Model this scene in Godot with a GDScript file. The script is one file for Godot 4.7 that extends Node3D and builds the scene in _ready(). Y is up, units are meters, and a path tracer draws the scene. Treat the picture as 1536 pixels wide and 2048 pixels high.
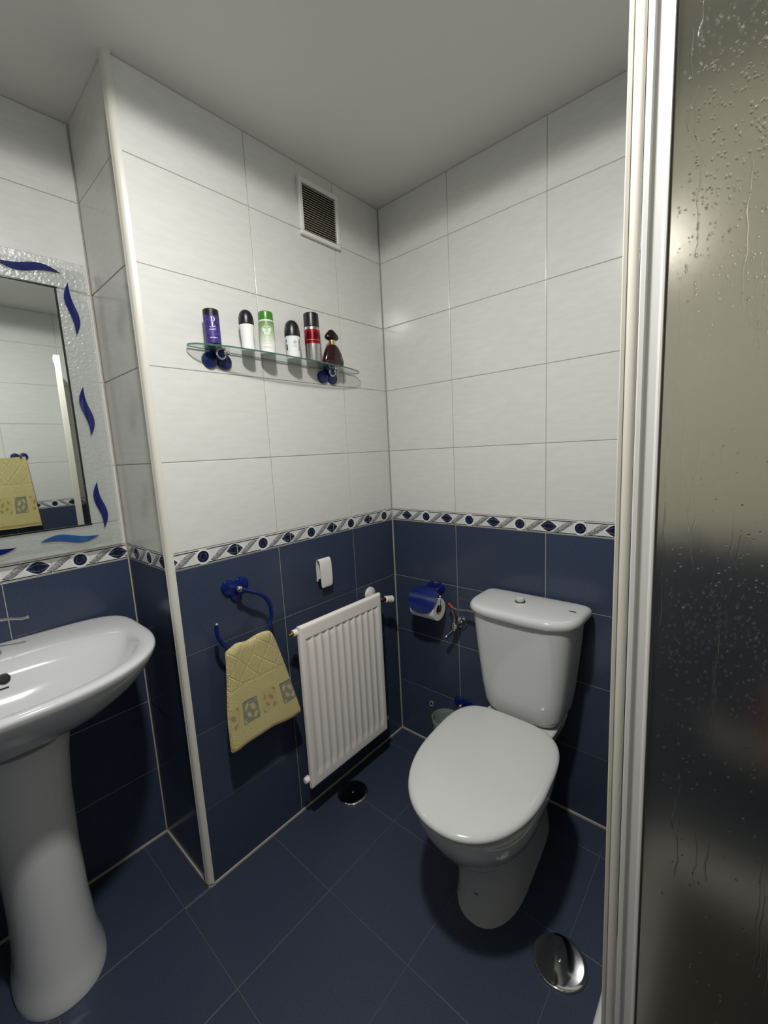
extends Node3D

# ---------------------------------------------------------------- mesh builder
# Collects triangles (counter-clockwise seen from outside), turns every closed shell outward and
# commits one ArrayMesh with normals smoothed up to a crease angle.
class MB:
	var v := PackedVector3Array()
	var uv := PackedVector2Array()
	var xf := Transform3D.IDENTITY

	func tri(a: Vector3, b: Vector3, c: Vector3, ua := Vector2.ZERO, ub := Vector2.ZERO, uc := Vector2.ZERO) -> void:
		if a.is_equal_approx(b) or b.is_equal_approx(c) or a.is_equal_approx(c):
			return
		v.append(xf * a); v.append(xf * b); v.append(xf * c)
		uv.append(ua); uv.append(ub); uv.append(uc)

	func quad(a: Vector3, b: Vector3, c: Vector3, d: Vector3, ua := Vector2.ZERO, ub := Vector2.ZERO, uc := Vector2.ZERO, ud := Vector2.ZERO) -> void:
		tri(a, b, c, ua, ub, uc)
		tri(a, c, d, ua, uc, ud)

	func orient(from: int) -> void:
		var vol := 0.0
		var o := v[from] if from < v.size() else Vector3.ZERO
		for i in range(from, v.size(), 3):
			vol += (v[i] - o).dot((v[i + 1] - o).cross(v[i + 2] - o))
		if vol < 0.0:
			for i in range(from, v.size(), 3):
				var t := v[i + 1]; v[i + 1] = v[i + 2]; v[i + 2] = t
				var w := uv[i + 1]; uv[i + 1] = uv[i + 2]; uv[i + 2] = w

	func loft(rings: Array, cap0 := true, cap1 := true) -> void:
		var from := v.size()
		var m := rings.size()
		var n: int = rings[0].size()
		for i in m - 1:
			for j in n:
				var k := (j + 1) % n
				var u0 := float(j) / n
				var u1 := float(j + 1) / n
				var w0 := float(i) / (m - 1)
				var w1 := float(i + 1) / (m - 1)
				quad(rings[i][j], rings[i][k], rings[i + 1][k], rings[i + 1][j], Vector2(u0, w0), Vector2(u1, w0), Vector2(u1, w1), Vector2(u0, w1))
		for e in 2:
			if (e == 0 and cap0) or (e == 1 and cap1):
				var r: PackedVector3Array = rings[0] if e == 0 else rings[m - 1]
				var c := Vector3.ZERO
				for p in r:
					c += p
				c /= n
				for j in n:
					var k := (j + 1) % n
					if e == 0:
						tri(c, r[k], r[j])
					else:
						tri(c, r[j], r[k])
		orient(from)

	# surface of revolution about the local y axis; profile = [Vector2(radius, y)...]; u = 0.5 faces +z
	func lathe(profile: Array, n := 32) -> void:
		var from := v.size()
		var m := profile.size()
		var y0: float = profile[0].y
		var y1: float = profile[m - 1].y
		for i in m - 1:
			for j in n:
				var q := []
				var t := []
				for s in [[i, j], [i, j + 1], [i + 1, j + 1], [i + 1, j]]:
					var a := (float(s[1]) / n - 0.5) * TAU
					var p: Vector2 = profile[s[0]]
					q.append(Vector3(p.x * sin(a), p.y, p.x * cos(a)))
					t.append(Vector2(float(s[1]) / n, 1.0 - (p.y - y0) / (y1 - y0 if absf(y1 - y0) > 1e-6 else 1.0)))
				quad(q[0], q[1], q[2], q[3], t[0], t[1], t[2], t[3])
		for e in [0, m - 1]:
			var p: Vector2 = profile[e]
			if p.x > 1e-5:
				for j in n:
					var a := (float(j) / n - 0.5) * TAU
					var b := (float(j + 1) / n - 0.5) * TAU
					var q0 := Vector3(p.x * sin(a), p.y, p.x * cos(a))
					var q1 := Vector3(p.x * sin(b), p.y, p.x * cos(b))
					if e == 0:
						tri(Vector3(0, p.y, 0), q1, q0)
					else:
						tri(Vector3(0, p.y, 0), q0, q1)
		orient(from)

	func tube(path: Array, radius, n := 12, closed := false) -> void:
		var m := path.size()
		var rings := []
		var t0: Vector3 = (path[1] - path[0]).normalized()
		var up := Vector3.UP if absf(t0.y) < 0.9 else Vector3.RIGHT
		var nn := t0.cross(up).normalized()
		for i in m:
			var a: Vector3 = path[maxi(i - 1, 0)]
			var b: Vector3 = path[mini(i + 1, m - 1)]
			if closed:
				a = path[(i - 1 + m) % m]; b = path[(i + 1) % m]
			var t := (b - a).normalized()
			nn = (nn - t * nn.dot(t)).normalized()
			var bb := t.cross(nn)
			var r: float = radius[i] if radius is Array else radius
			var ring := PackedVector3Array()
			for j in n:
				var g := TAU * j / n
				ring.append(path[i] + (nn * cos(g) + bb * sin(g)) * r)
			rings.append(ring)
		if closed:
			rings.append(rings[0])
		loft(rings, not closed, not closed)

	# box with its 12 edges chamfered by b
	func cbox(c: Vector3, s: Vector3, b := 0.002) -> void:
		var h := s * 0.5
		b = minf(b, minf(h.x, minf(h.y, h.z)) * 0.9)
		var rings := []
		for e in [[-h.y, b], [-h.y + b, 0.0], [h.y - b, 0.0], [h.y, b]]:
			var ix: float = h.x - e[1]
			var iz: float = h.z - e[1]
			var k := b if e[1] == 0.0 else b * 0.6
			rings.append(PackedVector3Array([
				c + Vector3(-ix + k, e[0], -iz), c + Vector3(ix - k, e[0], -iz), c + Vector3(ix, e[0], -iz + k), c + Vector3(ix, e[0], iz - k),
				c + Vector3(ix - k, e[0], iz), c + Vector3(-ix + k, e[0], iz), c + Vector3(-ix, e[0], iz - k), c + Vector3(-ix, e[0], -iz + k)]))
		loft(rings)

	# two height-mapped faces closed along their edges: front/back are Callables (u, v) -> Vector3
	func sheet(nu: int, nv: int, front: Callable, back: Callable, us := [], vs := []) -> void:
		var from := v.size()
		var f := []
		var b := []
		for i in nu + 1:
			var fr := PackedVector3Array()
			var br := PackedVector3Array()
			for j in nv + 1:
				var u: float = us[i] if us.size() else float(i) / nu
				var w: float = vs[j] if vs.size() else float(j) / nv
				fr.append(front.call(u, w)); br.append(back.call(u, w))
			f.append(fr); b.append(br)
		var T := func(i: int, j: int) -> Vector2:
			return Vector2(us[i] if us.size() else float(i) / nu, vs[j] if vs.size() else float(j) / nv)
		for i in nu:
			for j in nv:
				quad(f[i][j], f[i + 1][j], f[i + 1][j + 1], f[i][j + 1], T.call(i, j), T.call(i + 1, j), T.call(i + 1, j + 1), T.call(i, j + 1))
				quad(b[i][j], b[i][j + 1], b[i + 1][j + 1], b[i + 1][j], T.call(i, j), T.call(i, j + 1), T.call(i + 1, j + 1), T.call(i + 1, j))
		for i in nu:
			quad(f[i][0], b[i][0], b[i + 1][0], f[i + 1][0], T.call(i, 0), T.call(i, 0), T.call(i + 1, 0), T.call(i + 1, 0))
			quad(f[i][nv], f[i + 1][nv], b[i + 1][nv], b[i][nv], T.call(i, nv), T.call(i + 1, nv), T.call(i + 1, nv), T.call(i, nv))
		for j in nv:
			quad(f[0][j], f[0][j + 1], b[0][j + 1], b[0][j], T.call(0, j), T.call(0, j + 1), T.call(0, j + 1), T.call(0, j))
			quad(f[nu][j], b[nu][j], b[nu][j + 1], f[nu][j + 1], T.call(nu, j), T.call(nu, j), T.call(nu, j + 1), T.call(nu, j + 1))
		orient(from)

	# prism of a 2D outline (x, y) extruded along z from z0 to z1, its rims inset by bevel
	func prism(poly: PackedVector2Array, z0: float, z1: float, bevel := 0.0) -> void:
		var rings := []
		var c := Vector2.ZERO
		for p in poly:
			c += p
		c /= poly.size()
		for e in ([[z0, bevel], [z0 + bevel, 0.0], [z1 - bevel, 0.0], [z1, bevel]] if bevel > 0.0 else [[z0, 0.0], [z1, 0.0]]):
			var r := PackedVector3Array()
			for p in poly:
				var d := c - p
				var q := p + (d.normalized() * minf(e[1], d.length() * 0.8))
				r.append(Vector3(q.x, q.y, e[0]))
			rings.append(r)
		loft(rings, false, false)
		var idx := Geometry2D.triangulate_polygon(poly)
		var from := v.size()
		for e in 2:
			var r: PackedVector3Array = rings[0] if e == 0 else rings[rings.size() - 1]
			for i in range(0, idx.size(), 3):
				var a := r[idx[i]]; var b := r[idx[i + 1]]; var d := r[idx[i + 2]]
				var n := (b - a).cross(d - a).z
				if (n > 0.0) == (e == 1):
					tri(a, b, d)
				else:
					tri(a, d, b)
		# caps are already outward in local axes; a mirroring transform is never used
		if from > v.size():
			pass

	func commit(crease := 40.0) -> ArrayMesh:
		var n := v.size()
		var fn := PackedVector3Array()
		var fa := PackedVector3Array()
		fn.resize(n / 3); fa.resize(n / 3)
		var at := {}
		var key := PackedInt64Array(); key.resize(n)
		for i in range(0, n, 3):
			var w := (v[i + 1] - v[i]).cross(v[i + 2] - v[i])
			fa[i / 3] = w
			fn[i / 3] = w.normalized()
		for i in n:
			var p := v[i]
			var k := (int(roundf(p.x * 50000.0)) + 500000) + (int(roundf(p.y * 50000.0)) + 500000) * 2000003 + (int(roundf(p.z * 50000.0)) + 500000) * 4000012000009
			key[i] = k
			if at.has(k):
				at[k].append(i / 3)
			else:
				at[k] = PackedInt32Array([i / 3])
		var cs := cos(deg_to_rad(crease))
		var nor := PackedVector3Array(); nor.resize(n)
		for i in n:
			var f := fn[i / 3]
			var s := Vector3.ZERO
			for t in at[key[i]]:
				if fn[t].dot(f) > cs:
					s += fa[t]
			nor[i] = s.normalized() if s.length_squared() > 1e-24 else f
		var ov := PackedVector3Array(); ov.resize(n)
		var on := PackedVector3Array(); on.resize(n)
		var ou := PackedVector2Array(); ou.resize(n)
		for i in range(0, n, 3):
			for e in [[0, 0], [1, 2], [2, 1]]:
				ov[i + e[0]] = v[i + e[1]]; on[i + e[0]] = nor[i + e[1]]; ou[i + e[0]] = uv[i + e[1]]
		var arr := []
		arr.resize(Mesh.ARRAY_MAX)
		arr[Mesh.ARRAY_VERTEX] = ov; arr[Mesh.ARRAY_NORMAL] = on; arr[Mesh.ARRAY_TEX_UV] = ou
		var am := ArrayMesh.new()
		am.add_surface_from_arrays(Mesh.PRIMITIVE_TRIANGLES, arr)
		return am


# ---------------------------------------------------------------- scene helpers
var M := {}
var taken := {}

func numbered(called: String) -> String:
	var k: int = taken.get(called, 0)
	taken[called] = k + 1
	return called if k == 0 else "%s_%03d" % [called, k]

func thing(called: String, label: String, category: String, at := Vector3.ZERO, basis_ := Basis.IDENTITY, group := "") -> Node3D:
	var o := Node3D.new()
	o.name = numbered(called)
	o.transform = Transform3D(basis_, at)
	o.set_meta("label", label); o.set_meta("category", category)
	if group != "":
		o.set_meta("group", group)
	add_child(o)
	return o

func part(called: String, b: MB, mat: Material, parent: Node, crease := 40.0, label := "") -> MeshInstance3D:
	var o := MeshInstance3D.new()
	o.name = called
	o.mesh = b.commit(crease)
	o.material_override = mat
	if label != "":
		o.set_meta("label", label)
	parent.add_child(o, true)
	return o

func struct(called: String, b: MB, mat: Material, label := "", category := "") -> MeshInstance3D:
	var o := part(called, b, mat, self)
	o.set_meta("kind", "structure")
	if label != "":
		o.set_meta("label", label); o.set_meta("category", category)
	return o

func mat(col: Color, rough := 0.5, metal := 0.0, spec := 0.5) -> StandardMaterial3D:
	var m := StandardMaterial3D.new()
	m.albedo_color = col; m.roughness = rough; m.metallic = metal; m.metallic_specular = spec
	return m

func image_tex(im: Image) -> ImageTexture:
	im.generate_mipmaps()
	return ImageTexture.create_from_image(im)

func noise_image(seed_: int, size: int, freq: float, octaves: int, lo: Color, hi: Color, sx := 1.0) -> Image:
	var n := FastNoiseLite.new()
	n.seed = seed_; n.frequency = freq; n.fractal_octaves = octaves
	n.noise_type = FastNoiseLite.TYPE_SIMPLEX_SMOOTH
	var src := n.get_seamless_image(size, size)
	var im := Image.create(size, size, false, Image.FORMAT_RGB8)
	for y in size:
		for x in size:
			im.set_pixel(x, y, lo.lerp(hi, src.get_pixel(x, y).r))
	if sx != 1.0:
		pass
	return im

func tri_map(m: StandardMaterial3D, tex: Texture2D, scale_: Vector3) -> void:
	m.albedo_texture = tex
	m.uv1_triplanar = true; m.uv1_world_triplanar = true
	m.uv1_scale = scale_

func disc(b: MB, c: Vector3, r: float, h: float, dome := 0.004, n := 32) -> void:   # a disc lying against a wall, facing +z of b.xf
	var keep := b.xf
	b.xf = keep * Transform3D(Basis(Vector3.RIGHT, PI / 2), c)
	b.lathe([Vector2(0, 0), Vector2(r, 0), Vector2(r, h * 0.6), Vector2(r * 0.93, h), Vector2(r * 0.5, h + dome * 0.8), Vector2(0, h + dome)], n)
	b.xf = keep

func ball(b: MB, c: Vector3, r: float, n := 16) -> void:
	var p := []
	for i in 13:
		var a := -PI / 2 + PI * i / 12.0
		p.append(Vector2(maxf(r * cos(a), 0.0), r * sin(a)))
	var keep := b.xf
	b.xf = keep * Transform3D(Basis.IDENTITY, c)
	b.lathe(p, n)
	b.xf = keep

func cyl(b: MB, p0: Vector3, p1: Vector3, r0: float, r1: float, bev := 0.001, n := 24) -> void:
	var d := p1 - p0
	var l := d.length()
	var y := d / l
	var x := y.cross(Vector3(0.3, 0.2, 0.93)).normalized()
	var keep := b.xf
	b.xf = keep * Transform3D(Basis(x, y, x.cross(y)), p0)
	b.lathe([Vector2(0, 0), Vector2(r0 - bev, 0), Vector2(r0, bev), Vector2(r1, l - bev), Vector2(r1 - bev, l), Vector2(0, l)], n)
	b.xf = keep

func spow(x: float, e: float) -> float:
	return signf(x) * pow(absf(x), e)

# closed D-shaped ring at height y: half width hw at zc, front tip zf, back zb, exponents ef, eb
func dring(cx: float, y: float, hw: float, zc: float, zf: float, zb: float, ef := 2.0, eb := 4.0, n := 64) -> PackedVector3Array:
	var r := PackedVector3Array()
	for j in n:
		var a := TAU * j / n
		var s := sin(a)
		var e := ef if s >= 0.0 else eb
		var reach := (zf - zc) if s >= 0.0 else (zc - zb)
		r.append(Vector3(cx + hw * spow(cos(a), 2.0 / e), y, zc + reach * spow(s, 2.0 / e)))
	return r

# text bent round a vertical cylinder of radius r, centred on +z
func bent_text(text: String, size: float, r: float, serif: bool, y: float) -> ArrayMesh:
	var tm := TextMesh.new()
	var f := SystemFont.new()
	f.font_names = PackedStringArray(["Droid Serif" if serif else "Droid Sans"])
	f.font_weight = 700
	tm.font = f
	tm.text = text
	tm.font_size = 32
	tm.pixel_size = size / 32.0
	tm.depth = 0.0008
	var am := ArrayMesh.new()
	for s in tm.get_surface_count():
		var a := tm.surface_get_arrays(s)
		var vv: PackedVector3Array = a[Mesh.ARRAY_VERTEX]
		var nn: PackedVector3Array = a[Mesh.ARRAY_NORMAL]
		for i in vv.size():
			var g := vv[i].x / r
			var rr := r + vv[i].z
			vv[i] = Vector3(rr * sin(g), vv[i].y + y, rr * cos(g))
			nn[i] = nn[i].rotated(Vector3.UP, g)
		a[Mesh.ARRAY_VERTEX] = vv; a[Mesh.ARRAY_NORMAL] = nn
		var b := []
		b.resize(Mesh.ARRAY_MAX)
		for k in [Mesh.ARRAY_VERTEX, Mesh.ARRAY_NORMAL, Mesh.ARRAY_INDEX]:
			b[k] = a[k]
		am.add_surface_from_arrays(Mesh.PRIMITIVE_TRIANGLES, b)
	return am

# ---------------------------------------------------------------- tiled walls
const ROOM_H := 2.256
const GAP := 0.0023
var tile_cache := {}

func tile_mesh(w: float, h: float, phase := -1.0) -> ArrayMesh:
	var k := "%d_%d_%d" % [roundi(w * 10000), roundi(h * 10000), roundi(phase * 1000)]
	if tile_cache.has(k):
		return tile_cache[k]
	var b := MB.new()
	var x := w / 2 - GAP / 2
	var y := h / 2 - GAP / 2
	var c := 0.0016
	var d := 0.007
	var U := func(p: Vector3) -> Vector2:
		return Vector2((p.x + w / 2) / 0.2 + maxf(phase, 0.0), 0.5 - p.y / h)
	var f := [Vector3(-x + c, -y + c, 0), Vector3(x - c, -y + c, 0), Vector3(x - c, y - c, 0), Vector3(-x + c, y - c, 0)]
	var e := [Vector3(-x, -y, -0.0011), Vector3(x, -y, -0.0011), Vector3(x, y, -0.0011), Vector3(-x, y, -0.0011)]
	var g := [Vector3(-x, -y, -d), Vector3(x, -y, -d), Vector3(x, y, -d), Vector3(-x, y, -d)]
	b.quad(f[0], f[1], f[2], f[3], U.call(f[0]), U.call(f[1]), U.call(f[2]), U.call(f[3]))
	for i in 4:
		var j := (i + 1) % 4
		b.quad(f[i], e[i], e[j], f[j], U.call(f[i]), U.call(e[i]), U.call(e[j]), U.call(f[j]))
		b.quad(e[i], g[i], g[j], e[j], U.call(e[i]), U.call(g[i]), U.call(g[j]), U.call(e[j]))
	b.quad(g[0], g[3], g[2], g[1])
	tile_cache[k] = b.commit(38.0)
	return tile_cache[k]

# a tiled wall: origin at the floor where u = 0, u to the right as one faces the wall, normal n into the room
func tiled_wall(called: String, label: String, origin: Vector3, u: Vector3, n: Vector3, length: float, cuts: Array, border_phase: float, rng: RandomNumberGenerator, over0 := 0.0, over1 := 0.0) -> void:
	var bas := Basis(u, Vector3.UP, n)
	var b := MB.new()
	b.xf = Transform3D(bas, origin)
	b.cbox(Vector3((length + over1 - over0) / 2, ROOM_H / 2, -0.0020 - 0.05), Vector3(length + over0 + over1, ROOM_H + 0.2, 0.1), 0.0001)
	var wall := struct(called, b, M.grout, label, "wall")
	var rows := [0.004, 0.252, 0.502, 0.752, 1.002, 1.0508, 1.3008, 1.5508, 1.8008, 2.0508, ROOM_H - 0.001]
	var xs := [0.0]
	xs.append_array(cuts)
	xs.append(length)
	for r in rows.size() - 1:
		var y0: float = rows[r]
		var y1: float = rows[r + 1]
		if r == 4:
			var x := 0.0
			while x < length - 0.004:
				# pieces 20 cm long
				var x1 := minf(x + 0.2, length)
				_tile(wall, "border_tile", bas, origin, x, x1, y0, y1, M.border, rng, fposmod(border_phase + x / 0.2, 1.0))
				x = x1
			continue
		for c in xs.size() - 1:
			_tile(wall, "wall_tile", bas, origin, xs[c], xs[c + 1], y0, y1, M.navy[rng.randi() % 3] if r < 4 else M.white[rng.randi() % 3], rng, -1.0)

func _tile(wall: Node, called: String, bas: Basis, origin: Vector3, x0: float, x1: float, y0: float, y1: float, m: Material, rng: RandomNumberGenerator, phase: float) -> void:
	if x1 - x0 < 0.006:
		return
	var o := MeshInstance3D.new()
	o.name = called
	o.mesh = tile_mesh(x1 - x0, y1 - y0, phase)
	o.material_override = m
	var tilt := Basis(Vector3.UP, rng.randf_range(-0.0016, 0.0016)) * Basis(Vector3.RIGHT, rng.randf_range(-0.0016, 0.0016))
	o.transform = Transform3D(bas * tilt, origin + bas * Vector3((x0 + x1) / 2, (y0 + y1) / 2, 0))
	wall.add_child(o, true)

# ---------------------------------------------------------------- printed images
func border_image() -> Image:
	var w := 512
	var h := 128
	var im := Image.create(w, h, false, Image.FORMAT_RGB8)
	var nz := FastNoiseLite.new()
	nz.seed = 5; nz.frequency = 0.035; nz.fractal_octaves = 3
	var ground := Color(0.80, 0.80, 0.78)
	var ink := Color(0.055, 0.07, 0.115)
	for py in h:
		for px in w:
			var x := (px + 0.5) / w * 4.1      # in border heights
			var y := (py + 0.5) / h - 0.5
			var c := ground
			var ay := absf(y)
			if ay > 0.375 and ay < 0.43:
				c = ink
			elif ay >= 0.43:
				c = Color(0.74, 0.74, 0.72)
			var nv := nz.get_noise_2d(px, py) * 0.5 + 0.5
			var streak := nz.get_noise_2d(px * 0.6 + py * 2.2, py * 2.4 - px * 1.2) * 0.5 + 0.5
			# circle at 0 (wraps), diamond at 2.05, leaves at 1.025 and 3.075
			var xc := minf(x, 4.1 - x)
			var dc := sqrt(xc * xc + y * y)
			var xd := absf(x - 2.05)
			# diamond: a lens with pointed ends
			var half := 0.36 * (1.0 - pow(xd / 0.56, 1.7)) if xd < 0.56 else -1.0
			if dc < 0.46:
				c = Color(0.84, 0.84, 0.82)
			if dc < 0.345:
				c = Color(0.07, 0.085, 0.17).lerp(Color(0.15, 0.18, 0.30), clampf(nv * 1.5 - 0.45, 0, 1))
				if absf(dc - 0.2) < 0.03 and nv > 0.5:
					c = Color(0.25, 0.28, 0.38)
			var ring := 0.36 * (1.0 - pow(xd / 0.64, 1.7)) + 0.06 if xd < 0.64 else -1.0
			if ring > 0.0 and ay < ring and ay < 0.385:
				c = Color(0.86, 0.86, 0.84)
			if half > 0.0 and ay < half:
				c = Color(0.06, 0.07, 0.14).lerp(Color(0.17, 0.20, 0.31), clampf(nv * 1.5 - 0.45, 0, 1))
				if absf(ay - half * 0.55) < 0.035 and streak > 0.45:
					c = Color(0.35, 0.38, 0.46)
			for cx in [1.06, 3.04]:
				# S-shaped leaf leaning to the right
				var lx: float = x - cx
				var t: float = lx / 0.64
				if absf(t) < 1.0:
					var mid := -0.29 * sin(t * PI * 0.5)
					var th := 0.215 * (1.0 - absf(t * t * t)) * (1.0 - 0.25 * absf(t)) + 0.004
					var dy := y - mid
					if absf(dy) < th + 0.035 and ay < 0.385:
						c = Color(0.86, 0.86, 0.84)
					if absf(dy) < th:
						c = Color(0.33, 0.335, 0.34).lerp(Color(0.72, 0.72, 0.71), clampf(streak * 1.6 - 0.30 + (0.15 if dy < 0 else -0.1), 0, 1))
						if absf(dy) > th - 0.02:
							c = Color(0.2, 0.2, 0.2)
			im.set_pixel(px, py, c)
	return im

func rect(im: Image, x: int, y: int, w: int, h: int, c: Color) -> void:
	im.fill_rect(Rect2i(x, y, w, h), c)

# lines of print too small to read: runs of short strokes
func small_print(im: Image, x: int, y: int, w: int, h: int, c: Color, rng: RandomNumberGenerator) -> void:
	var p := x
	while p < x + w:
		var l := rng.randi_range(2, 5)
		im.fill_rect(Rect2i(p, y + rng.randi_range(0, 1), mini(l, x + w - p), h - rng.randi_range(0, 1)), c)
		p += l + rng.randi_range(1, 2)

func oval(im: Image, cx: float, cy: float, rx: float, ry: float, c: Color, tilt := 0.0) -> void:
	var r := int(ceil(maxf(rx, ry))) + 1
	for y in range(maxi(int(cy) - r, 0), mini(int(cy) + r + 1, im.get_height())):
		for x in range(maxi(int(cx) - r, 0), mini(int(cx) + r + 1, im.get_width())):
			var d := Vector2(x + 0.5 - cx, y + 0.5 - cy).rotated(-tilt)
			if d.x * d.x / (rx * rx) + d.y * d.y / (ry * ry) <= 1.0:
				im.set_pixel(x, y, c)

# ---------------------------------------------------------------- build
func _ready() -> void:
	build_view()
	build_materials()
	build_room()
	build_toilet()
	build_radiator()
	build_washbasin()
	build_mirror()
	build_shower()
	build_shelf()
	build_towels()
	build_small()

func build_view() -> void:
	var cam := Camera3D.new()
	cam.name = "camera"
	cam.transform = Transform3D(Basis(Vector3(0.75290194, -0.05110319, -0.65614566), Vector3(-0.05642715, 0.98829717, -0.14172043), Vector3(0.65570927, 0.14372601, 0.74120725)), Vector3(1.18858, 1.30310, 1.39680))
	cam.fov = 101.16
	cam.near = 0.02
	cam.far = 30.0
	add_child(cam)
	cam.current = true
	var we := WorldEnvironment.new()
	we.name = "environment"
	var env := Environment.new()
	env.background_mode = Environment.BG_COLOR
	env.background_color = Color(0.02, 0.02, 0.02)
	env.tonemap_mode = Environment.TONE_MAPPER_LINEAR
	env.tonemap_exposure = 1.0
	env.sdfgi_enabled = true
	env.ssao_enabled = true
	env.ssil_enabled = true
	we.environment = env
	add_child(we)

const LAMP := Vector3(0.82, 2.252, 1.11)
const LAMP_ENERGY := 0.46
const PANEL_ENERGY := 1.68
const LAMP_COLOR := Color(0.995, 0.985, 0.985)
const GLOW := 14.0

func build_materials() -> void:
	M.floor_grout = mat(Color(0.30, 0.30, 0.32), 0.85)
	M.grout = mat(Color(0.66, 0.64, 0.58), 0.85)
	M.white = []
	M.navy = []
	var wt := image_tex(noise_image(3, 256, 0.02, 4, Color(0.965, 0.965, 0.958), Color(1.0, 1.0, 0.996)))
	var nt := image_tex(noise_image(8, 256, 0.09, 3, Color(0.80, 0.82, 0.86), Color(1.0, 1.0, 1.0)))
	for k in 3:
		var w := mat(Color(0.825, 0.825, 0.80).lightened(0.012 * k), 0.16, 0.0, 0.5)
		tri_map(w, wt, Vector3(2.0, 9.0, 2.0))
		M.white.append(w)
		var n := mat(Color(0.235, 0.272, 0.345).lightened(0.012 * k), 0.22, 0.0, 0.45)
		tri_map(n, nt, Vector3(9, 14, 9))
		M.navy.append(n)
	var fl := mat(Color(0.215, 0.245, 0.31), 0.42, 0.0, 0.4)
	tri_map(fl, nt, Vector3(9, 9, 9))
	M.floor_tile = fl
	M.border = mat(Color(1, 1, 1), 0.25)
	M.border.albedo_texture = image_tex(border_image())
	M.ceiling = mat(Color(0.90, 0.895, 0.875), 0.38, 0.0, 0.35)
	M.porcelain = mat(Color(0.77, 0.775, 0.765), 0.10, 0.0, 0.55)
	M.seat = mat(Color(0.745, 0.75, 0.735), 0.14, 0.0, 0.5)
	M.plastic = mat(Color(0.86, 0.85, 0.82), 0.35)
	M.trim = mat(Color(0.80, 0.79, 0.74), 0.3)
	M.enamel = mat(Color(0.92, 0.90, 0.86), 0.32)
	M.chrome = mat(Color(0.80, 0.80, 0.79), 0.07, 1.0)
	M.steel = mat(Color(0.72, 0.72, 0.71), 0.22, 1.0)
	M.copper = mat(Color(0.66, 0.40, 0.31), 0.28, 1.0)
	M.blue = mat(Color(0.03, 0.105, 0.36), 0.28, 0.0, 0.5)
	M.dark = mat(Color(0.03, 0.03, 0.035), 0.4)
	M.black = mat(Color(0.045, 0.047, 0.052), 0.35)
	M.gold = mat(Color(0.85, 0.72, 0.48), 0.18, 1.0)
	M.paper = mat(Color(0.86, 0.85, 0.83), 0.9)
	M.card = mat(Color(0.42, 0.36, 0.30), 0.9)
	M.rubber = mat(Color(0.30, 0.28, 0.24), 0.6)
	M.frame = mat(Color(0.83, 0.825, 0.80), 0.32)
	M.frame_warm = mat(Color(0.80, 0.785, 0.73), 0.34)
	M.mirror = mat(Color(0.86, 0.88, 0.87), 0.015, 1.0)
	M.clear_glass = mat(Color(0.72, 0.86, 0.82, 0.06), 0.02)
	M.clear_glass.refraction_enabled = true
	M.clear_glass.refraction_scale = 0.05
	M.clear_glass.transparency = BaseMaterial3D.TRANSPARENCY_ALPHA
	M.pane = mat(Color(0.70, 0.90, 0.82, 0.07), 0.03)
	M.pane.transparency = BaseMaterial3D.TRANSPARENCY_ALPHA
	M.pane_edge = mat(Color(0.16, 0.36, 0.30, 0.62), 0.12)
	M.pane_edge.transparency = BaseMaterial3D.TRANSPARENCY_ALPHA
	M.water = mat(Color(1, 1, 1, 0.0), 0.02)
	M.water.refraction_enabled = true
	M.water.refraction_scale = 0.033
	M.water.transparency = BaseMaterial3D.TRANSPARENCY_ALPHA
	M.frosted = mat(Color(0.76, 0.745, 0.68, 0.01), 0.23, 0.0, 0.10)
	M.frosted.refraction_enabled = true
	M.frosted.refraction_scale = 0.05
	M.frosted.transparency = BaseMaterial3D.TRANSPARENCY_ALPHA
	# hammered glass of the mirror frame
	var hn := FastNoiseLite.new()
	hn.seed = 21; hn.frequency = 0.045; hn.fractal_octaves = 2
	var him := hn.get_seamless_image(256, 256)
	him.bump_map_to_normal_map(6.0)
	M.hammered = mat(Color(0.74, 0.76, 0.73, 0.42), 0.26, 0.0, 0.5)
	M.hammered.transparency = BaseMaterial3D.TRANSPARENCY_ALPHA
	M.hammered.normal_enabled = true
	M.hammered.normal_texture = image_tex(him)
	M.hammered.normal_scale = 0.3
	M.hammered.uv1_triplanar = true
	M.hammered.uv1_scale = Vector3(7, 7, 7)
	M.blue_glass = mat(Color(0.065, 0.10, 0.33), 0.06, 0.0, 0.6)
	M.pale_blue_glass = mat(Color(0.16, 0.31, 0.50), 0.06, 0.0, 0.6)

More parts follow.
